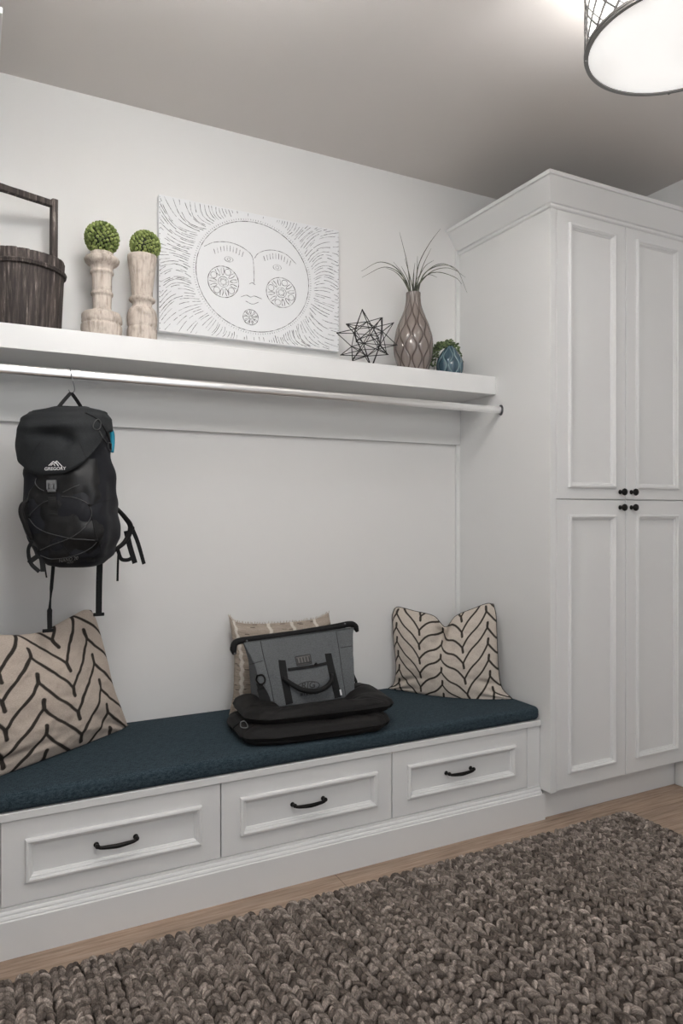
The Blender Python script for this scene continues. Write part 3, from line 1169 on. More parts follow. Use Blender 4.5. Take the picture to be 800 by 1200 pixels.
# ------------------------------------------------------------------ surface helpers
class Surf:
    """ray-cast a world-space mesh so trims can be laid on it"""

    def __init__(self, V, Fc):
        self.t = BVHTree.FromPolygons([Vector(v) for v in V], [list(f) for f in Fc])

    def at(self, u, v, lift=0.001):
        d = ray(u, v).normalized()
        p, n, i, dist = self.t.ray_cast(CAMP, d)
        if p is None:
            p, n, i, dist = self.t.find_nearest(CAMP + d * ((Vector((0.3, -0.4, 1.3)) - CAMP).length))
            return None
        if n.dot(d) > 0:
            n = -n
        return p + n * lift, n

    def strip(self, bm, px, width, th, n=24, lift=0.0008):
        P, N = [], []
        for q in catmull([(a, b, 0) for a, b in px], n):
            r = self.at(q.x, q.y, lift)
            if r:
                P.append(r[0])
                N.append(r[1])
        if len(P) > 1:
            add_strip(bm, P, N, width, th)

    def cord(self, bm, px, r, n=30, lift=0.002):
        P = []
        for q in catmull([(a, b, 0) for a, b in px], n):
            h = self.at(q.x, q.y, lift)
            if h:
                P.append(h[0])
        if len(P) > 1:
            add_tube(bm, P, r, 6)

    def poly(self, bm, px, lift=0.0015):
        vs = []
        for u, v in px:
            h = self.at(u, v, lift)
            if h:
                vs.append(bm.verts.new(h[0]))
        if len(vs) > 2:
            bm.faces.new(vs)

    def text(self, bm, s, u, v, ex, ey, lift=0.0015, bold=0.0):
        """lettering: (u, v) is the middle, ex/ey the pixel vectors of one unit right / up"""
        c = bpy.data.curves.new('lettering', 'FONT')
        c.body = s
        c.align_x = 'CENTER'
        c.align_y = 'CENTER'
        c.offset = bold
        c.resolution_u = 3
        o = bpy.data.objects.new('lettering', c)
        COL.objects.link(o)
        dg = bpy.context.evaluated_depsgraph_get()
        me = bpy.data.meshes.new_from_object(o.evaluated_get(dg))
        bpy.data.objects.remove(o)
        bpy.data.curves.remove(c)
        vs = []
        for w in me.vertices:
            h = self.at(u + w.co.x * ex[0] + w.co.y * ey[0], v + w.co.x * ex[1] + w.co.y * ey[1], lift)
            vs.append(bm.verts.new(h[0]) if h else None)
        for f in me.polygons:
            q = [vs[i] for i in f.vertices]
            if all(q):
                try:
                    bm.faces.new(q)
                except ValueError:
                    pass
        bpy.data.meshes.remove(me)


def quad(bm, a, b, c, d):
    bm.faces.new([bm.verts.new(p) for p in (a, b, c, d)])


# ------------------------------------------------------------------ backpack on its hook
BPX, BPY_, BPZ = 0.306, -0.352, 1.160
hook = bmesh.new()
ha = Vector((0.302, -0.336, 0))
add_tube(hook, catmull([(ha.x - 0.002, -0.321, 1.842), (ha.x - 0.001, -0.327, 1.850), (ha.x, -0.336, 1.8515), (ha.x, -0.3455, 1.850), (ha.x + 0.001, -0.3475, 1.84),
                        (ha.x + 0.004, -0.3475, 1.82), (ha.x + 0.012, -0.346, 1.79), (ha.x + 0.013, -0.345, 1.774), (ha.x + 0.006, -0.345, 1.7655),
                        (ha.x - 0.002, -0.345, 1.767), (ha.x - 0.006, -0.345, 1.776)], 44), 0.0016, 8)
o = obj('wire_hook', hook, M_STEEL, None, True, (ha.x, -0.336, 1.76))
tag(o, 'thin wire hook over the chrome rod carrying the backpack', 'hook')

pack = thing('backpack', 'black hiking backpack hanging from the chrome rod above the pillow', 'backpack', (BPX, BPY_, BPZ))
PM = Matrix.Translation((BPX, BPY_, BPZ)) @ Matrix.Rotation(math.radians(-31), 4, 'Z') @ Matrix.Rotation(math.radians(-0.6), 4, 'Y')


def section(levels, z):
    for a, b in zip(levels, levels[1:]):
        if z <= b[0]:
            f = (z - a[0]) / (b[0] - a[0])
            f = f * f * (3 - 2 * f)
            return [a[i] + (b[i] - a[i]) * f for i in range(1, len(a))]
    return list(levels[-1][1:])


def pack_pt(lv, z, th, n, grow=1.0, lump=0.006, sc=9):
    hw, hf, hb, ox = section(lv, z)
    c, s = math.cos(th), math.sin(th)
    x = hw * math.copysign(abs(c) ** (2 / n), c) * grow
    y = (hf if s < 0 else hb) * math.copysign(abs(s) ** (2 / n), s) * grow
    p = Vector((x + ox, y, z))
    k = lump * noise.noise(p * sc + Vector((3, 1, 7))) + lump * 0.7 * noise.noise(p * sc * 2.3)
    r = Vector((x, y, 0))
    if r.length > 1e-4:
        p += r.normalized() * k
    return p


# z, half width, depth to the front, depth to the back, sideways offset
BODY = [(0.0, 0.062, 0.050, 0.06, 0.020), (0.012, 0.092, 0.075, 0.075, 0.016), (0.045, 0.122, 0.105, 0.115, 0.014), (0.11, 0.142, 0.122, 0.135, 0.010), (0.20, 0.147, 0.125, 0.120, 0.005),
        (0.30, 0.141, 0.114, 0.100, 0.0), (0.40, 0.134, 0.098, 0.080, -0.006), (0.47, 0.126, 0.088, 0.086, 0.0), (0.51, 0.105, 0.07, 0.08, 0.0), (0.53, 0.05, 0.03, 0.05, 0.0)]


def loft(fn, nz, nth, cap_lo=True, cap_hi=True):
    V, Fc = [], []
    for i in range(nz):
        for k in range(nth):
            V.append(fn(i / (nz - 1), 2 * PI * k / nth))
    for i in range(nz - 1):
        for k in range(nth):
            k2 = (k + 1) % nth
            Fc.append((i * nth + k, i * nth + k2, (i + 1) * nth + k2, (i + 1) * nth + k))
    for cap, r in ((cap_lo, 0), (cap_hi, nz - 1)):
        if cap:
            c = sum((Vector(V[r * nth + k]) for k in range(nth)), Vector()) / nth
            V.append(c)
            for k in range(nth):
                Fc.append((len(V) - 1, r * nth + (k + 1) % nth, r * nth + k))
    return V, Fc


BV, BF = loft(lambda t, th: PM @ pack_pt(BODY, 0.53 * t, th, 2.9, 1.0, 0.011, 8), 60, 120)
pyobj('body', BV, BF, M_PACK, pack, True)
SB = Surf(BV, BF)

# front stretch pocket: a second skin over the lower front
PV, PF = [], []
NTH, NZ = 40, 30
for i in range(NZ):
    for k in range(NTH):
        th = -PI / 2 + (k / (NTH - 1) - 0.5) * 2.15
        t = i / (NZ - 1)
        top = 0.355 + 0.03 * abs(k / (NTH - 1) - 0.5)
        z = 0.02 + (top - 0.02) * t
        edge = min(t, 1 - t, k / (NTH - 1), 1 - k / (NTH - 1))
        PV.append(PM @ pack_pt(BODY, z, th, 2.9, 1.0 + 0.03 * min(1, edge * 9), 0.012, 12))
for i in range(NZ - 1):
    for k in range(NTH - 1):
        PF.append((i * NTH + k, i * NTH + k + 1, (i + 1) * NTH + k + 1, (i + 1) * NTH + k))
pyobj('front_pocket', PV, PF, M_MESHPOCKET, pack, True)['label'] = 'black stretch front pocket'

# lid: dome over the top, its hem hanging lowest at the front
LID = [(0.30, 0.142, 0.130, 0.090, -0.010), (0.36, 0.152, 0.132, 0.092, -0.013), (0.42, 0.158, 0.128, 0.094, -0.015), (0.47, 0.156, 0.120, 0.094, -0.015), (0.51, 0.148, 0.106, 0.093, -0.013),
       (0.537, 0.130, 0.084, 0.085, -0.008), (0.552, 0.07, 0.04, 0.045, 0.0)]


def hem(th):
    c, s = math.cos(th), math.sin(th)
    front = max(0.0, -s)
    z = 0.47 - 0.155 * front ** 1.15
    if c < 0:
        z -= 0.045 * (-c) ** 1.5
    return z


def lid_fn(t, th):
    h = hem(th)
    z = h + (0.552 - h) * t
    p = pack_pt(LID, max(z, 0.30), th, 2.6, 1.0 if t > 0.02 else 0.965, 0.005, 10)
    # hollows and folds across the lid
    g = math.exp(-((p.x + 0.02) / 0.075) ** 2 - ((p.z - 0.445) / 0.018) ** 2) * 0.020 + math.exp(-((p.x - 0.035) / 0.03) ** 2 - ((p.z - 0.425) / 0.02) ** 2) * 0.022 - math.exp(-((p.x + 0.02) / 0.09) ** 2 - ((p.z - 0.485) / 0.02) ** 2) * 0.010
    if math.sin(th) < 0:
        p.y += g
    p.z = z + 0.004 * noise.noise(p * 15)
    return PM @ p


LV, LF = loft(lid_fn, 34, 112, False, True)
pyobj('lid', LV, LF, M_LID, pack, True)['label'] = 'dark slate lid with white logo'
SL = Surf(LV, LF)
SA = Surf(list(BV) + list(PV) + list(LV), list(BF) + [[i + len(BV) for i in f] for f in PF] + [[i + len(BV) + len(PV) for i in f] for f in LF])
lid = [c for c in pack.children if c.name.startswith('lid')][0]
bm = bmesh.new()
# mountain mark: two peaks drawn with bars
for pl in ([(57.2, 545.6), (62.8, 540.6)], [(62.8, 540.6), (65.2, 543.4)], [(59.6, 545.7), (62.4, 543.2), (64.6, 545.9)], [(65.0, 541.4), (66.8, 540.0)], [(65.2, 541.4), (69.0, 546.2)],
           [(66.6, 540.2), (73.2, 546.8)], [(66.2, 543.0), (68.0, 545.8)]):
    SL.strip(bm, pl, 0.0026, 0.0006, 8, 0.0012)
SL.text(bm, 'GREGORY', 64.8, 549.3, (5.45, -0.15), (0.3, -5.3), 0.0016, 0.012)
obj('logo', bm, M_WHITEPRINT, lid)['label'] = 'white mountain logo with lettering'
bm = bmesh.new()
SL.cord(bm, [(92, 515), (98, 530), (103, 541)], 0.0009, 16, 0.0004)
obj('seam', bm, M_WEB, lid)
bm = bmesh.new()
SL.cord(bm, [(36, 540), (42, 525), (50, 516)], 0.0007, 14, 0.0003)
obj('seam', bm, M_WEB, lid)
bm = bmesh.new()
SA.text(bm, 'NANO 20', 80.5, 655.2, (5.2, -0.8), (0.6, -5.6), 0.0022)
SA.text(bm, 'H2O', 82.5, 658.6, (3.6, -0.5), (0.4, -3.6), 0.0022)
obj('print', bm, M_GREYPRINT, pack)['label'] = 'small grey lettering near the bottom'
# elastic cord
bm = bmesh.new()
for pl in ([(35, 604), (40, 598), (48, 591), (56, 587)], [(73, 581.5), (86, 583), (97, 587), (105, 592)], [(105, 592), (107, 603), (100, 617), (88, 627), (76, 633), (62, 638), (46, 645)],
           [(34, 607), (42, 617), (55, 624), (70, 628), (84, 631), (100, 632), (112, 633)], [(114, 634), (106, 642), (93, 649), (78, 653), (60, 654.5), (48, 651)],
           [(43, 560), (41.5, 566), (46, 572), (52, 575)], [(74, 577), (84, 572), (93, 568)]):
    SA.cord(bm, pl, 0.0014)
obj('elastic_cord', bm, M_CORD, pack, True)['label'] = 'thin grey elastic cord zigzagging over the pocket'
for u, v in ((35, 605), (105, 592), (113, 633), (46, 645)):
    h = SA.at(u, v, 0.002)
    if h:
        bm = bmesh.new()
        bmesh.ops.create_uvsphere(bm, u_segments=8, v_segments=6, radius=0.006, matrix=Matrix.Translation(h[0]))
        obj('cord_loop', bm, M_WEB, pack, True)
bm = bmesh.new()
SA.cord(bm, [(106, 593), (115, 589), (128, 586), (140, 583)], 0.0013, 20, 0.0006)
SA.cord(bm, [(113, 634), (118, 645), (108, 655)], 0.0011, 16, 0.0006)
SA.cord(bm, [(105, 594), (109, 612), (112, 628), (118, 640)], 0.0014, 20, 0.0006)
SA.cord(bm, [(67, 633), (75, 641), (82, 649)], 0.0011, 14, 0.0006)
obj('piping', bm, M_WEB, pack, True)
# front buckle and its strap
bm = bmesh.new()
SA.strip(bm, [(61, 571), (62, 588), (62.5, 604)], 0.027, 0.002, 14, 0.004)
obj('buckle_strap', bm, M_WEB, pack)['label'] = 'black webbing tab under the buckle'
h0 = SA.at(61, 569, 0.006)
if h0:
    fr = (PM.to_3x3() @ Vector((0, -1, 0))).normalized()
    rt = (PM.to_3x3() @ Vector((1, 0, 0))).normalized()
    up = (PM.to_3x3() @ Vector((0, 0, 1))).normalized()
    B = Matrix((rt, -fr, up)).transposed().to_4x4()
    B.translation = h0[0]
    bm = bmesh.new()
    add_box(bm, -0.017, 0.017, -0.006, 0.004, 0.004, 0.018, 0.003)
    add_box(bm, -0.017, -0.010, -0.006, 0.004, -0.014, 0.006, 0.003)
    add_box(bm, 0.010, 0.017, -0.006, 0.004, -0.014, 0.006, 0.003)
    add_box(bm, -0.006, 0.006, -0.007, 0.003, -0.012, 0.006, 0.002)
    add_box(bm, -0.014, 0.014, -0.005, 0.004, -0.022, -0.012, 0.003)
    bmesh.ops.transform(bm, matrix=B, verts=bm.verts)
    obj('buckle', bm, M_SILVER, pack)['label'] = 'shiny grey side-release buckle'
# zip pulls
bm = bmesh.new()
for c, r0, r1, tilt in (((113, 499), 4.2, 6.0, 0.3), ((128.5, 524), 2.6, 4.6, -0.3)):
    P = []
    for k in range(20):
        a = 2 * PI * k / 20
        du, dv = r0 * math.cos(a), r1 * math.sin(a) * (1 - 0.25 * math.sin(a))
        h = SA.at(c[0] + du * math.cos(tilt) - dv * math.sin(tilt), c[1] + du * math.sin(tilt) + dv * math.cos(tilt), 0.003)
        if h:
            P.append(h[0])
    if len(P) > 12:
        add_tube(bm, P, 0.0016, 6, closed=True)
SA.cord(bm, [(116, 505), (120, 513), (125, 519)], 0.0018, 14)
obj('zip_pull', bm, M_CORD, pack, True)['label'] = 'grey cord zip pull'
bm = bmesh.new()
SA.cord(bm, [(100, 484), (112, 490), (122, 502), (128, 516), (130, 530)], 0.0028, 24, 0.001)
obj('zip', bm, M_WEB, pack, True)


def L2W(x, y, z):
    return PM @ Vector((x, y, z))


bm = bmesh.new()
apex = Vector((0.304, -0.3455, 1.7625))
a0, a1 = on_y(58, 488, -0.375), on_y(100, 482, -0.318)
a0.z -= 0.012
a1.z -= 0.012
mid = []
P = [a0, a0.lerp(apex, 0.5) + Vector((-0.002, 0, 0.003)), apex + Vector((-0.006, 0, -0.004)), apex, apex + Vector((0.006, 0, -0.004)), apex.lerp(a1, 0.5) + Vector((0.002, 0, 0.003)), a1]
q = catmull(P, 40)
add_strip(bm, q, Vector((-0.35, -0.93, 0)), [0.012 if abs(i - 19.5) > 3 else 0.008 for i in range(40)], 0.003)
obj('haul_loop', bm, M_WEB, pack)['label'] = 'black webbing haul loop on the hook'

# shoulder straps behind and the hanging webbing tails
SY = -0.30


def tail(name, px, ys, w, tw=None, label=None):
    bm = bmesh.new()
    n = 28
    P = catmull([on_y(u, v, y) for (u, v), y in zip(px, ys)], n)
    N = []
    for i in range(n):
        a = tw[0] + (tw[1] - tw[0]) * i / (n - 1) if tw else 0
        N.append(Vector((math.sin(a), -math.cos(a), 0.02)))
    add_strip(bm, P, N, w, 0.0018)
    o = obj(name, bm, M_WEB, pack)
    if label:
        o['label'] = label
    return o


tail('webbing_tail', [(63, 655), (60, 690), (58, 715), (58, 738)], [-0.34, -0.33, -0.33, -0.345], [0.012 if i < 10 else 0.006 + 0.004 * abs(i - 13) / 4 if i < 18 else 0.019 for i in range(28)], (0.2, 0.6), 'long black webbing tail')
tail('webbing_tail', [(117, 655), (116, 685), (115.5, 722)], [-0.29, -0.30, -0.30], 0.0215, (-0.1, 0.1), 'long broad black webbing tail')
tail('webbing_tail', [(139, 640), (138, 660), (137.5, 681)], [-0.27, -0.27, -0.27], 0.008, (0.3, 0.3))
tail('webbing_tail', [(153, 616), (161, 635), (168.5, 661)], [-0.25, -0.24, -0.24], 0.016, (0.2, 0.5))
tail('webbing_tail', [(148, 622), (152, 640), (158, 660)], [-0.26, -0.25, -0.25], 0.020, (-0.2, 0.3))
tail('webbing_tail', [(138, 645), (142, 655), (150, 656), (157, 652)], [-0.27, -0.26, -0.25, -0.25], 0.014, (0.2, 0.2))
tail('webbing_tail', [(37, 634), (33, 645), (36, 660), (46, 670)], [-0.41, -0.42, -0.42, -0.42], 0.013, (0.7, 0.3))
tail('webbing_tail', [(45, 651), (38, 656), (33.5, 660)], [-0.41, -0.415, -0.42], 0.016, (0.2, 0.2))
tail('webbing_tail', [(48, 652), (49.5, 662), (50, 670)], [-0.405, -0.41, -0.415], 0.015, (0.2, 0.2))
tail('webbing_tail', [(52, 660), (53, 668), (54.5, 677)], [-0.40, -0.40, -0.40], 0.005, (0.2, 0.2))
for z, (u, v), y in ((0, (116, 720), -0.30), (1, (57, 739), -0.345)):
    c = on_y(u, v, y)
    box('strap_keeper', c.x - 0.020, c.x + 0.018, c.y - 0.004, c.y + 0.004, c.z - 0.006, c.z + 0.006, M_WEB, pack, 0.002)
# padded hip/shoulder strap ends showing at both sides
bm = bmesh.new()
add_tube(bm, catmull([on_y(133, 592, -0.30), on_y(146, 606, -0.28), on_y(153, 618, -0.265), on_y(147, 634, -0.27), on_y(133, 646, -0.30)], 24), [0.007 + 0.003 * math.sin(PI * i / 23) for i in range(24)], 8)
bmesh.ops.create_uvsphere(bm, u_segments=12, v_segments=8, radius=0.010, matrix=Matrix.Translation(on_y(154.5, 619, -0.258)))
obj('hip_strap', bm, M_BLACKNYLON, pack, True)
bm = bmesh.new()
add_tube(bm, catmull([on_y(33, 586, -0.405), on_y(26, 592, -0.41), on_y(25, 602, -0.41), on_y(30, 616, -0.41), on_y(37, 632, -0.40)], 24), [0.006 + 0.003 * math.sin(PI * i / 23) for i in range(24)], 8)
obj('hip_strap', bm, M_BLACKNYLON, pack, True)
# blue drink-tube sleeve at the back of the lid
bm = bmesh.new()
add_tube(bm, catmull([on_y(127, 500, -0.285), on_y(131.0, 507, -0.277), on_y(131.8, 518, -0.277), on_y(131.5, 530, -0.285)], 20), [0.006 + 0.003 * math.sin(PI * i / 19) for i in range(20)], 10)
obj('hydration_sleeve', bm, M_BLUE, pack, True)['label'] = 'bright blue sleeve at the back edge'

# ------------------------------------------------------------------ pillows
ZCU = 0.4965


def resample(P, n):
    q = catmull(P, 200)
    d = [0.0]
    for a, b in zip(q, q[1:]):
        d.append(d[-1] + (b - a).length)
    out, j = [], 0
    for i in range(n):
        t = d[-1] * i / (n - 1)
        while j < 198 and d[j + 1] < t:
            j += 1
        f = (t - d[j]) / max(1e-9, d[j + 1] - d[j])
        out.append(q[j].lerp(q[j + 1], min(1, max(0, f))))
    return out


def pillow(name, label, base, e1, e2, nrm, bot, top, left, right, thick, pattern, N=260, dents=(), piping=None, group=None, wrinkle=0.006, seed=0.0, plump=0.5, corner=0.35):
    """outline curves run on the pillow's own leaning plane: bot/top go left to right, left/right go bottom to top"""
    base, e1, e2, nrm = Vector(base), Vector(e1), Vector(e2), Vector(nrm)

    def plane(px):
        out = []
        for u, v in px:
            p = on_plane(u, v, base, nrm) - base
            out.append(Vector((p.dot(e1), p.dot(e2), 0)))
        return out
    B, Tp, L, R = (resample(plane(c), N) for c in (bot, top, left, right))
    Vf, Vb = np.zeros((N, N, 3)), np.zeros((N, N, 3))
    for j in range(N):
        b = j / (N - 1)
        for i in range(N):
            a = i / (N - 1)
            p = (B[i] * (1 - b) + Tp[i] * b) + (L[j] * (1 - a) + R[j] * a) - (B[0] * (1 - a) * (1 - b) + B[-1] * a * (1 - b) + Tp[0] * (1 - a) * b + Tp[-1] * a * b)
            A, Bq = 2 * a - 1, 2 * b - 1
            h = thick * max(0.0, (1 - A * A) * (1 - Bq * Bq)) ** plump
            sag = 1 + 0.25 * (0.45 - b)
            h *= sag
            env = min(1, 10 * min(a, 1 - a, b, 1 - b))
            w = noise.noise(Vector((p.x * 9, p.y * 16, seed))) + 0.6 * noise.noise(Vector((p.x * 26, p.y * 40, seed + 3)))
            # creases running to the lower corners
            cr = 0
            for cx in (0.0, 1.0):
                d = math.hypot((a - cx), b * 1.2)
                an = math.atan2(b, abs(a - cx) + 1e-6)
                cr += math.sin(an * 13 + seed) * math.exp(-(d / corner) ** 2) * 0.9
            hf = h + (wrinkle * w + wrinkle * cr) * env
            for da, db, sa, sb, dp, rot_ in dents:
                ca, sa_ = math.cos(rot_), math.sin(rot_)
                xa, xb = (a - da) * ca + (b - db) * sa_, -(a - da) * sa_ + (b - db) * ca
                hf -= dp * math.exp(-(xa / sa) ** 2 - (xb / sb) ** 2) * env
            P3 = base + e1 * p.x + e2 * p.y
            f = P3 + nrm * hf
            bk = P3 - nrm * (h * 0.55)
            f.z = max(f.z, ZCU + 0.0005)
            bk.z = max(bk.z, ZCU + 0.0005)
            # the side cabinets stop it
            f.x, bk.x = max(f.x, 0.004), max(bk.x, 0.003)
            Vf[j, i], Vb[j, i] = f, bk
    # back face is coarse: share the border with the front
    V = list(Vf.reshape(-1, 3))
    idx = lambda j, i: j * N + i
    Fc = [(idx(j, i), idx(j, i + 1), idx(j + 1, i + 1), idx(j + 1, i)) for j in range(N - 1) for i in range(N - 1)]
    st = [k for k in range(0, N, 12)]
    if st[-1] != N - 1:
        st.append(N - 1)
    nb = {}
    for j in st:
        for i in st:
            nb[(j, i)] = len(V)
            V.append(Vb[j, i])
    for j0, j1 in zip(st, st[1:]):
        for i0, i1 in zip(st, st[1:]):
            Fc.append((nb[(j0, i0)], nb[(j1, i0)], nb[(j1, i1)], nb[(j0, i1)]))
    cols = np.zeros((len(V), 3))
    a, b = np.meshgrid(np.linspace(0, 1, N), np.linspace(0, 1, N))
    cols[:N * N] = pattern(a, b).reshape(-1, 3)
    cols[N * N:] = pattern(np.zeros((1, 1)) - 5, np.zeros((1, 1)))[0, 0]
    t = thing(name, label, 'pillow', base, group)
    pyobj('cover', V, Fc, M_CLOTH, t, True, cols)
    if piping:
        bm = bmesh.new()
        loop = [Vector(Vf[0, i]) for i in range(0, N, 4)] + [Vector(Vf[j, N - 1]) for j in range(0, N, 4)] + [Vector(Vf[N - 1, i]) for i in range(N - 1, -1, -4)] + [Vector(Vf[j, 0]) for j in range(N - 1, -1, -4)]
        lp = [loop[0]]
        for p in loop[1:]:
            if (p - lp[-1]).length > 0.002:
                lp.append(p)
        for p in lp:
            p.z = max(p.z, ZCU + 0.003)
        add_tube(bm, lp, 0.0026, 6, closed=True)
        obj('piping', bm, piping, t, True)
    return t


def seg_dist(a, b, p, q, sx, sy):
    px, py, qx, qy = p[0] * sx, p[1] * sy, q[0] * sx, q[1] * sy
    A, B = a * sx, b * sy
    dx, dy = qx - px, qy - py
    t = np.clip(((A - px) * dx + (B - py) * dy) / (dx * dx + dy * dy), 0, 1)
    return np.hypot(A - px - t * dx, B - py - t * dy)


def chevron(period, row, amp, tail, x0, y0, w, sx, sy, cloth, line, curve=0.12, gap=None):
    def f(a, b):
        d = np.full(a.shape, 9.0)
        for r in range(-3, int(1 / row) + 4):
            for k in range(-1, int(2 / period) + 2):
                xa, xb = x0 + k * period / 2, x0 + (k + 1) * period / 2
                pk = k % 2 == 0
                ya = y0 + r * row + (amp if pk else 0)
                yb = y0 + r * row + (0 if pk else amp)
                jit = 0.008 * math.sin(r * 3.7 + k * 2.1)
                pts = []
                for i in range(9):
                    t = i / 8
                    # stitched lines bend towards the vertical at the peaks and the valleys
                    yy = ya + (yb - ya) * (t + curve * math.sin(2 * PI * t) * 0.5)
                    pts.append((xa + (xb - xa) * t, yy + jit * math.sin(PI * t)))
                for p, q in zip(pts, pts[1:]):
                    d = np.minimum(d, seg_dist(a, b, p, q, sx, sy))
                d = np.minimum(d, seg_dist(a, b, (xa, ya), (xa + 0.004, ya + (tail if pk else -tail)), sx, sy) - w * 0.12)
        m = np.clip((w / 2 - d) / 0.0012 + 0.5, 0, 1)[..., None]
        nz = (np.sin(a * 411 + np.sin(b * 97) * 2) * np.sin(b * 503 + np.sin(a * 71) * 3))[..., None] * 0.035
        return np.array(cloth[:3]) * (1 + nz) * (1 - m) + np.array(line[:3]) * m
    return f


up8 = lambda e1, nrm, deg: None


def frame(e1, lean):
    """pillow plane: e1 along the seat, leaning back by lean degrees"""
    e1 = Vector(e1).normalized()
    n0 = Vector((e1.y, -e1.x, 0))
    s, c = math.sin(math.radians(lean)), math.cos(math.radians(lean))
    e2 = Vector((0, 0, c)) - n0 * s
    n = n0 * c + Vector((0, 0, s))
    return e1, e2, n


LINEN = lin(192, 182, 171)
INK = lin(56, 51, 47)
e1, e2, nn = frame((0.80, 0.60, 0), 9)
pillow('throw_pillow', 'large beige pillow with bold dark chevron lines below the backpack', (0.52, -0.075, ZCU), e1, e2, nn,
       [(-62, 935), (0, 911), (75, 883), (152, 857)],
       [(-72, 748), (-20, 744), (20, 744), (46, 741), (60, 735), (84, 722), (98, 715), (107, 715)],
       [(-62, 935), (-64, 880), (-66, 810), (-72, 748)],
       [(152, 857), (144, 838), (131, 805), (124, 775), (117, 745), (112, 726), (107, 715)],
       0.085, chevron(0.41, 0.195, 0.29, 0.065, 0.015, -0.06, 0.0108, 0.55, 0.50, lin(188, 175, 163), INK, 0.05), dents=((0.60, 1.0, 0.10, 0.16, 0.035, 0.0), (0.2, 0.12, 0.2, 0.03, 0.02, 0.15)),
       group=None, seed=1.3, wrinkle=0.008)

e1, e2, nn = frame((0.685, -0.728, 0), 6)
pillow('throw_pillow', 'beige pillow with thin dark chevron lines by the tall cabinet', (1.80, -0.055, ZCU), e1, e2, nn,
       [(455, 807), (475, 811), (520, 822), (560, 825), (600, 819)],
       [(462, 714), (467, 711.5), (485, 716), (508, 722), (522, 735), (534, 722), (555, 713), (570, 707.5), (578, 708)],
       [(455, 807), (462, 800), (464, 780), (461, 745), (460, 722), (462, 714)],
       [(600, 819), (588, 806), (584, 785), (582, 745), (581, 722), (578, 708)],
       0.088, chevron(0.44, 0.160, 0.285, 0.050, 0.05, -0.16, 0.0082, 0.50, 0.44, LINEN, INK, 0.13), dents=((0.50, 0.98, 0.05, 0.26, 0.065, -0.25), (0.08, 0.16, 0.2, 0.03, 0.02, 0.5), (0.95, 0.2, 0.16, 0.03, 0.02, -0.5)),
       piping=M_DARKPRINT, seed=4.1, wrinkle=0.0065)


def woven(a, b):
    base = np.array(lin(160, 148, 136)[:3])
    light = np.array(lin(206, 199, 190)[:3])
    dark = np.array(lin(96, 86, 78)[:3])
    rngp = np.random.default_rng(3)
    rows = np.clip((b * 130).astype(int), 0, 139)
    streak = rngp.random(140)[rows]
    cell = rngp.random((140, 24))[rows, np.clip((a * 23 + streak * 3).astype(int), 0, 23)]
    c = base * (0.84 + 0.3 * streak[..., None]) * (0.88 + 0.22 * cell[..., None])
    dk = ((cell > 0.965) & (a > 0))[..., None]
    c = np.where(dk, dark, c)
    m = np.zeros(a.shape)
    for x in (0.055, 0.375, 0.60, 0.83):
        wob = 0.006 * np.sin(b * 70)
        m = np.maximum(m, np.clip((0.019 - np.abs(a - x - wob)) / 0.008, 0, 1))
    return c * (1 - m[..., None]) + light * (0.9 + 0.15 * streak[..., None]) * m[..., None]


e1, e2, nn = frame((1, 0, 0), 7)
midp = pillow('throw_pillow', 'tan woven pillow with white stripes behind the grey tote bag', (1.0, -0.112, ZCU), e1, e2, nn,
              [(268, 838), (320, 832), (400, 822)],
              [(268, 722), (277, 729), (300, 731), (340, 729), (370, 725), (385, 718)],
              [(268, 838), (273, 815), (274, 790), (274, 765), (268, 722)],
              [(400, 822), (396, 790), (391, 755), (385, 718)],
              0.062, woven, N=220, seed=7.7, wrinkle=0.004, plump=0.45)
bm = bmesh.new()
top = catmull([on_plane(u, v, (1.0, -0.112, ZCU), nn) for u, v in [(268, 722), (277, 729), (300, 731), (340, 729), (370, 725), (385, 718)]], 60)
for p in top:
    add_tube(bm, [p + Vector((rng.normal(0, .002), 0.0, -0.002)), p + Vector((rng.normal(0, .003), rng.normal(0, 0.002), 0.006 + 0.004 * rng.random()))], [0.0024, 0.0012], 5)
obj('fringe', bm, Mat('cream_yarn', lin(190, 180, 169), 0.95).m, midp)

# ------------------------------------------------------------------ black padded mat, folded in two
MX, MY, MR = 1.193, -0.392, math.radians(-5)
mat_ = thing('padded_mat', 'black puffy mat folded in two on the navy cushion under the tote bag', 'mat', (MX, MY, ZCU))
me1 = Vector((math.cos(MR), math.sin(MR), 0))
me2 = Vector((-math.sin(MR), math.cos(MR), 0))


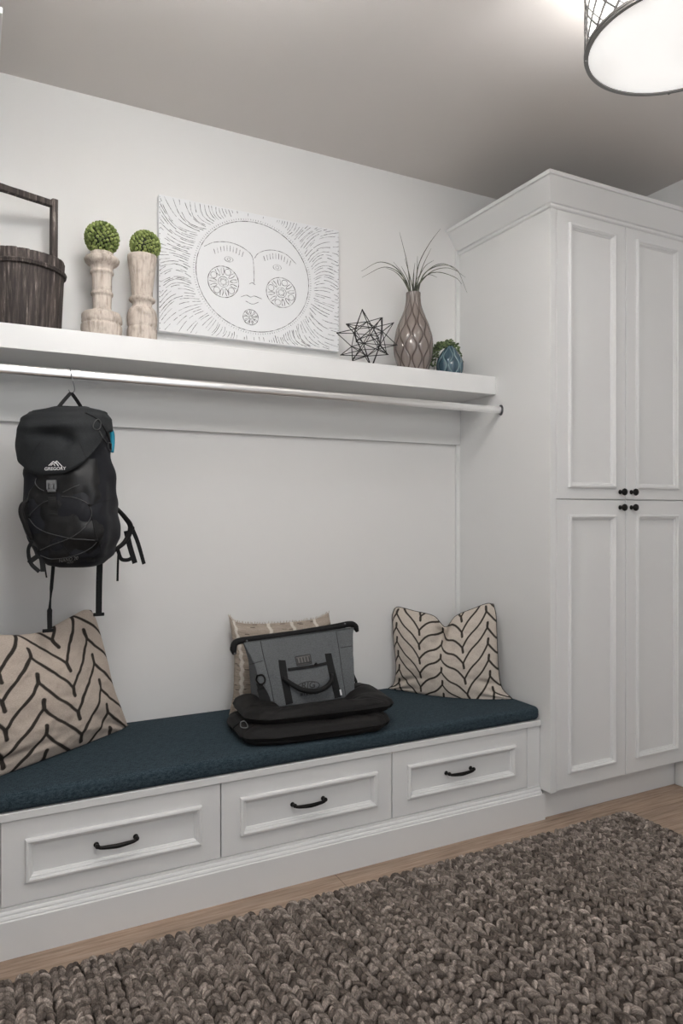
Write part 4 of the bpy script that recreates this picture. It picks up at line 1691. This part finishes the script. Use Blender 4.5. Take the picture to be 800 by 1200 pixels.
def mat_layer(name, cx, cy, z0, hw, hd, hgt, seed, label):
    """a rounded pad with a fat quilted border and a sunk middle"""
    nr, nth = 34, 200
    V, Fc = [], []
    for side in (1, -1):
        for i in range(nr + 1):
            s = i / nr
            for k in range(nth):
                th = 2 * PI * k / nth
                c, sn = math.cos(th), math.sin(th)
                ex = 2 / 5.0
                x = hw * s * math.copysign(abs(c) ** ex, c)
                y = hd * s * math.copysign(abs(sn) ** ex, sn)
                d = (1 - s) * min(hw, hd)
                bw = 0.088
                if d < bw:
                    u = d / bw
                    h = max(0, 1 - abs(2 * u - 1) ** 2.4) ** 0.5 if u < 0.5 else 0.06 + 0.94 * max(0, 1 - abs(2 * u - 1) ** 2.4) ** 0.5
                else:
                    h = 0.06
                p = Vector((x, y, 0))
                n1 = noise.noise(Vector((x * 9, y * 9, seed))) + 0.5 * noise.noise(Vector((x * 24, y * 24, seed + 5)))
                hh = hgt / 2 * h * (1 + 0.26 * n1)
                if side < 0:
                    hh = min(hh, hgt / 2)
                # pinched quilting seams across the border
                q = abs(math.sin(th * 3.0 + seed))
                hh *= 1 - 0.13 * math.exp(-(q / 0.05) ** 2)
                off = 1 + 0.045 * noise.noise(Vector((c * 3, sn * 3, seed + 9)))
                w = Vector((MX, MY, 0)) + me1 * (x * off + cx) + me2 * (y * off + cy)
                V.append((w.x, w.y, z0 + hgt / 2 + side * hh))
    m = nr + 1
    for sd in range(2):
        o = sd * m * nth
        for i in range(nr):
            for k in range(nth):
                k2 = (k + 1) % nth
                Fc.append((o + i * nth + k, o + (i + 1) * nth + k, o + (i + 1) * nth + k2, o + i * nth + k2))
    for k in range(nth):
        k2 = (k + 1) % nth
        Fc.append((nr * nth + k, (m + nr) * nth + k, (m + nr) * nth + k2, nr * nth + k2))
    o = pyobj(name, V, Fc, M_BLACKNYLON, mat_, True)
    o['label'] = label
    return V, Fc


ML = mat_layer('lower_layer', -0.012, -0.030, ZCU, 0.305, 0.182, 0.066, 2.0, 'lower fold of the black mat')
MU = mat_layer('upper_layer', 0.022, 0.008, ZCU + 0.054, 0.308, 0.172, 0.064, 6.0, 'upper fold of the black mat')
SM = Surf(list(ML[0]) + list(MU[0]), list(ML[1]) + [[i + len(ML[0]) for i in f] for f in MU[1]])
bm = bmesh.new()
cp = [on_y(u, v, -0.515) for u, v in ((282, 846), (286, 845), (289, 848), (290, 852), (286, 853), (282, 851.5))]
add_tube(bm, catmull(cp + cp[:1], 30)[:-1], 0.0018, 6, closed=True)
obj('clip', bm, M_SILVER, mat_, True)['label'] = 'small silver clip between the folds'
for px in ([(283, 846), (276, 850), (268, 858)],):
    bm = bmesh.new()
    SM.strip(bm, px, 0.012, 0.002, 10)
    if len(bm.verts):
        obj('strap', bm, M_WEB, mat_)
    else:
        bm.free()
for px in ([(300, 871), (350, 868), (400, 861), (440, 852)], [(308, 845), (350, 840), (400, 832), (444, 824)]):
    bm = bmesh.new()
    SM.cord(bm, px, 0.0012, 40, 0.0002)
    obj('seam', bm, M_WEB, mat_, True)

# ------------------------------------------------------------------ grey tote bag
TZ0 = ZCU + 0.086
tote = thing('tote_bag', 'grey canvas cooler tote with black handles standing on the black mat', 'bag', (1.235, -0.27, TZ0))


def tote_fn(t, th):
    n = 7.0 - 2.5 * t
    xl = 1.000 + (0.962 - 1.000) * t ** 0.9
    xr = 1.418 + (1.470 - 1.418) * t
    cy = -0.306 + (-0.256 + 0.306) * t
    hd = 0.082 + (0.012 - 0.082) * t ** 1.25
    cx, hw = (xl + xr) / 2, (xr - xl) / 2
    c, s = math.cos(th), math.sin(th)
    x = hw * math.copysign(abs(c) ** (2 / n), c)
    y = hd * math.copysign(abs(s) ** (2 / n), s)
    z = TZ0 + (0.838 - TZ0) * t + t * (x / 0.25) * 0.010
    p = Vector((cx + x, cy + y, z))
    k = 0.010 * noise.noise(Vector((p.x * 9, s * 2, p.z * 9))) + 0.003 * noise.noise(Vector((p.x * 22, s * 2 + 4, p.z * 22)))
    # front corners are seamed, so the end gussets fold in
    if abs(c) > 0.80:
        p.x -= math.copysign(0.018 * math.sin(PI * t) * (abs(c) - 0.80) / 0.2, c)
    p.y += (k - 0.012 * math.sin(PI * t)) * (1 if s < 0 else 0.3)
    return p


TV, TF = loft(tote_fn, 48, 160)
pyobj('bag_body', TV, TF, M_GREY, tote, True)
ST = Surf(TV, TF)
# zipped top: fat black welt that droops past both ends
bm = bmesh.new()
P = catmull([on_y(274.5, 767, -0.262), on_y(273.5, 759, -0.26), on_y(278, 752, -0.258), on_y(300, 748.5, -0.252), on_y(345, 742.5, -0.245), (on_y(390, 735, -0.24)), on_y(408, 731.5, -0.24), on_y(415, 733, -0.242), on_y(418.5, 740, -0.245)], 60)
R = []
for i, p in enumerate(P):
    t = (P[min(i + 1, 59)] - P[max(i - 1, 0)]).normalized()
    nn_ = Vector((0, -1, 0))
    s = t.cross(nn_).normalized()
    e = min(1, 0.55 + 0.09 * min(i, 59 - i))
    a, b = 0.0135 * e, 0.015 * e
    R.append([bm.verts.new(p + s * a * math.cos(2 * PI * k / 14) + nn_ * b * math.sin(2 * PI * k / 14) * (0.9 if math.sin(2 * PI * k / 14) > 0 else 0.8)) for k in range(14)])
for a, b in zip(R, R[1:]):
    for k in range(14):
        bm.faces.new((a[k], a[(k + 1) % 14], b[(k + 1) % 14], b[k]))
bm.faces.new(R[0])
bm.faces.new(R[-1])
zp = obj('zip_top', bm, M_WEB, tote, True)
zp['label'] = 'black zipped top edge drooping at both ends'
for u, v, y in ((275, 766, -0.283), (289, 751, -0.275), (404, 731, -0.262)):
    bm = bmesh.new()
    bmesh.ops.create_uvsphere(bm, u_segments=10, v_segments=8, radius=0.0042, matrix=Matrix.Translation(on_y(u, v, y)))
    obj('rivet', bm, M_STEEL, zp, True)
for px in ([(305, 750), (309, 770), (316, 798), (323, 832)], [(393, 736), (397, 760), (401, 790), (405, 815)], [(284, 780), (295, 778), (308, 774)], [(399, 759), (412, 757)]):
    bm = bmesh.new()
    ST.cord(bm, px, 0.0016, 30, 0.0)
    obj('seam', bm, M_DARKPRINT, tote, True)
bm = bmesh.new()
ST.strip(bm, [(330, 774), (333, 795), (337, 815), (341, 836)], 0.030, 0.0025, 24, 0.001)
obj('webbing_strap', bm, M_WEB, tote)
bm = bmesh.new()
ST.strip(bm, [(384, 766), (388, 785), (393, 805), (397, 826)], 0.030, 0.0025, 24, 0.001)
obj('webbing_strap', bm, M_WEB, tote)
bm = bmesh.new()
ST.strip(bm, [(337, 785), (352, 783), (368, 780.5), (384, 777)], 0.011, 0.003, 20, 0.002)
obj('crossbar', bm, M_WEB, tote)['label'] = 'narrow black band between the straps'
bm = bmesh.new()
h = ST.at(369.5, 777.5, 0.006)
if h:
    add_tube(bm, [h[0] + Vector((-0.006, 0, -0.008)), h[0], h[0] + Vector((0.006, 0, -0.007))], 0.004, 8)
    obj('snap', bm, M_WEB, tote, True)
bm = bmesh.new()
hp = []
for u, v, lift in ((331, 795, 0.006), (340, 803, 0.018), (352, 809.5, 0.026), (366, 810.5, 0.03), (378, 806, 0.026), (386, 798, 0.016), (387.5, 790, 0.006)):
    h = ST.at(u, v, lift)
    if h:
        hp.append(h[0])
add_tube(bm, catmull(hp, 40), [0.0085 + 0.002 * math.sin(PI * i / 39) for i in range(40)], 10)
obj('handle', bm, M_WEB, tote, True)['label'] = 'padded black carrying handle'
bm = bmesh.new()
ST.poly(bm, [(345.5, 770), (363, 767), (365, 777.5), (348, 780.5)], 0.001)
obj('patch', bm, M_PATCH, tote)['label'] = 'small grey woven patch'
pb = bm = bmesh.new()
for pl in ([(345.5, 770), (363, 767)], [(363, 767), (365, 777.5)], [(365, 777.5), (348, 780.5)], [(348, 780.5), (345.5, 770)]):
    ST.strip(bm, pl, 0.004, 0.0006, 6, 0.0016)
for i in range(5):
    f = (i + 0.5) / 5
    u, v = 345.5 + 17.5 * f, 770 - 3 * f
    ST.strip(bm, [(u + 0.3, v + 2), (u + 1.9, v + 9)], 0.0045, 0.0006, 5, 0.0016)
ST.strip(bm, [(348, 778.6), (364.6, 775.8)], 0.006, 0.0006, 6, 0.0016)
obj('patch_mark', bm, M_DARKPRINT, tote)
bm = bmesh.new()
ST.text(bm, 'RIG', 361.0, 803.4, (10.5, -1.1), (1.1, -10.5), 0.002, 0.02)
el = []
for k in range(41):
    a = 2 * PI * k / 40
    el.append((361.0 + 13.0 * math.cos(a) + 0.4 * math.sin(a), 804.2 - 5.4 * math.sin(a) - 1.2 * math.cos(a)))
for k in range(40):
    ST.strip(bm, [el[k], el[k + 1]], 0.0036, 0.0004, 3, 0.0018)
for k, (w0, w1) in enumerate(((351.5, 354.6), (355.6, 356.8), (358, 361), (361.5, 366), (367, 369.6), (370.4, 372.5))):
    ST.strip(bm, [(w0, 814.2 - (w0 - 351) * 0.12), (w1, 814.2 - (w1 - 351) * 0.12)], 0.0105, 0.0004, 4, 0.0018)
obj('print', bm, M_DARKPRINT, tote)['label'] = 'dark printed lettering inside an oval'
bm = bmesh.new()
ST.strip(bm, [(302, 800), (306, 808), (310, 820), (312, 836)], [0.020 + 0.002 * i for i in range(18)], 0.003, 18, 0.002)
obj('side_strap', bm, M_WEB, tote)['label'] = 'black shoulder strap end on the left side'
bm = bmesh.new()
P = []
for u, v in ((302, 792), (307, 791), (310, 795), (309.5, 800), (305, 802), (302, 797)):
    h = ST.at(u, v, 0.006)
    if h:
        P.append(h[0])
add_tube(bm, catmull(P + P[:1], 30)[:-1], 0.0036, 8, closed=True)
obj('side_ring', bm, M_BLACKMETAL, tote, True)
bm = bmesh.new()
P = catmull([on_y(411, 784, -0.275), on_y(414, 792, -0.27), on_y(417, 800, -0.27), on_y(414, 806, -0.275), on_y(411.5, 803, -0.28)], 24)
add_strip(bm, P, Vector((-0.2, -0.97, 0)), 0.012, 0.003)
obj('side_loop', bm, M_WEB, tote)
bm = bmesh.new()
ST.strip(bm, [(398, 808), (399.3, 814.5)], 0.007, 0.0012, 5, 0.004)
obj('care_tag', bm, M_WHITEPRINT, tote)['label'] = 'tiny white fabric tag'

# ------------------------------------------------------------------ chunky braided wool rug
RX0, RX1, RY0, RY1 = -0.35, 2.575, -0.752, -2.15
tmp = bmesh.new()
bmesh.ops.create_uvsphere(tmp, u_segments=11, v_segments=7, radius=1.0)
tmp.verts.ensure_lookup_table()
sv = np.array([v.co[:] for v in tmp.verts])
sf = [[v.index for v in f.verts] for f in tmp.faces]
tmp.free()
# spindle: long axis on x, blunt ends
sang = np.round((np.arctan2(sv[:, 1], sv[:, 0]) / (2 * PI) % 1.0) * 11).astype(int) % 11
sv = np.stack([sv[:, 2], sv[:, 0], sv[:, 1]], 1)
RV, RC, RF = [], [], []
cnt = 0
x = RX0
col_i = 0
ca, cb = np.array(lin(96, 87, 81)[:3]), np.array(lin(156, 145, 137)[:3])
while x < RX1 - 0.01:
    wid = 0.0205 * (0.9 + 0.25 * rng.random())
    nubby = noise.noise(Vector((x * 2.2, 4.0, 0))) > 0.12
    side = 1 if col_i % 2 else -1
    step = 0.0195
    nst = int((RY0 - RY1) / step)
    hgt = 0.013 * (0.85 + 0.3 * rng.random())
    ph = rng.random() * step
    for j in range(nst):
        y = RY0 - 0.008 - ph * 0.6 - j * step * (1 + 0.02 * rng.normal())
        ang = side * (0.72 if not nubby else 0.72 + rng.normal() * 0.5) + rng.normal() * 0.14
        ln = 0.0195 * (0.85 + 0.35 * rng.random()) * (0.78 if nubby else 1.0)
        wd = 0.0088 * (0.85 + 0.3 * rng.random()) * (1.2 if nubby else 1.0)
        c, s = math.cos(ang + PI / 2), math.sin(ang + PI / 2)
        lx, ly, lz = sv[:, 0] * ln, sv[:, 1] * wd, sv[:, 2] * hgt
        lz = lz + 0.004 * (1 - sv[:, 0] ** 2)
        px = x + wid / 2 + c * lx - s * ly + rng.normal() * 0.0016
        py = y + s * lx + c * ly
        pz = 0.0145 + lz + rng.normal() * 0.0014 + (0.003 * noise.noise(Vector((x * 3, y * 3, 0))))
        RV.append(np.stack([px, py, np.maximum(pz, 0.001)], 1))
        t = rng.random()
        base = ca * (1 - t) + cb * t
        strk = 0.62 + 0.62 * rng.random(11) + 0.55 * (rng.random(11) > 0.86)
        RC.append(base[None, :] * strk[sang][:, None])
        RF += [[q + cnt for q in f] for f in sf]
        cnt += len(sv)
    x += wid * (1.0 if col_i % 2 == 0 else (1.12 if not nubby else 1.0)) + (0.0055 if col_i % 4 == 3 and rng.random() < 0.7 else 0.0)
    col_i += 1
V = list(np.concatenate(RV))
Cc = list(np.concatenate(RC))
k = len(V)
for X in (RX0, RX1):
    for Y in (RY0 - 0.006, RY1):
        for Z in (0.0005, 0.012):
            V.append(np.array((X, Y, Z)))
            Cc.append(ca * 0.8)
q = lambda a, b, c: k + a * 4 + b * 2 + c
RF += [[q(0, 0, 1), q(1, 0, 1), q(1, 1, 1), q(0, 1, 1)], [q(0, 0, 0), q(0, 1, 0), q(1, 1, 0), q(1, 0, 0)], [q(0, 0, 0), q(1, 0, 0), q(1, 0, 1), q(0, 0, 1)],
       [q(0, 1, 0), q(0, 1, 1), q(1, 1, 1), q(1, 1, 0)], [q(0, 0, 0), q(0, 0, 1), q(0, 1, 1), q(0, 1, 0)], [q(1, 0, 0), q(1, 1, 0), q(1, 1, 1), q(1, 0, 1)]]
rug = pyobj('wool_rug', V, RF, M_RUG, None, True, np.array(Cc), origin=(1.1, -1.45, 0))
tag(rug, 'chunky braided grey-brown wool rug on the oak floor', 'rug')
# @@NEXT
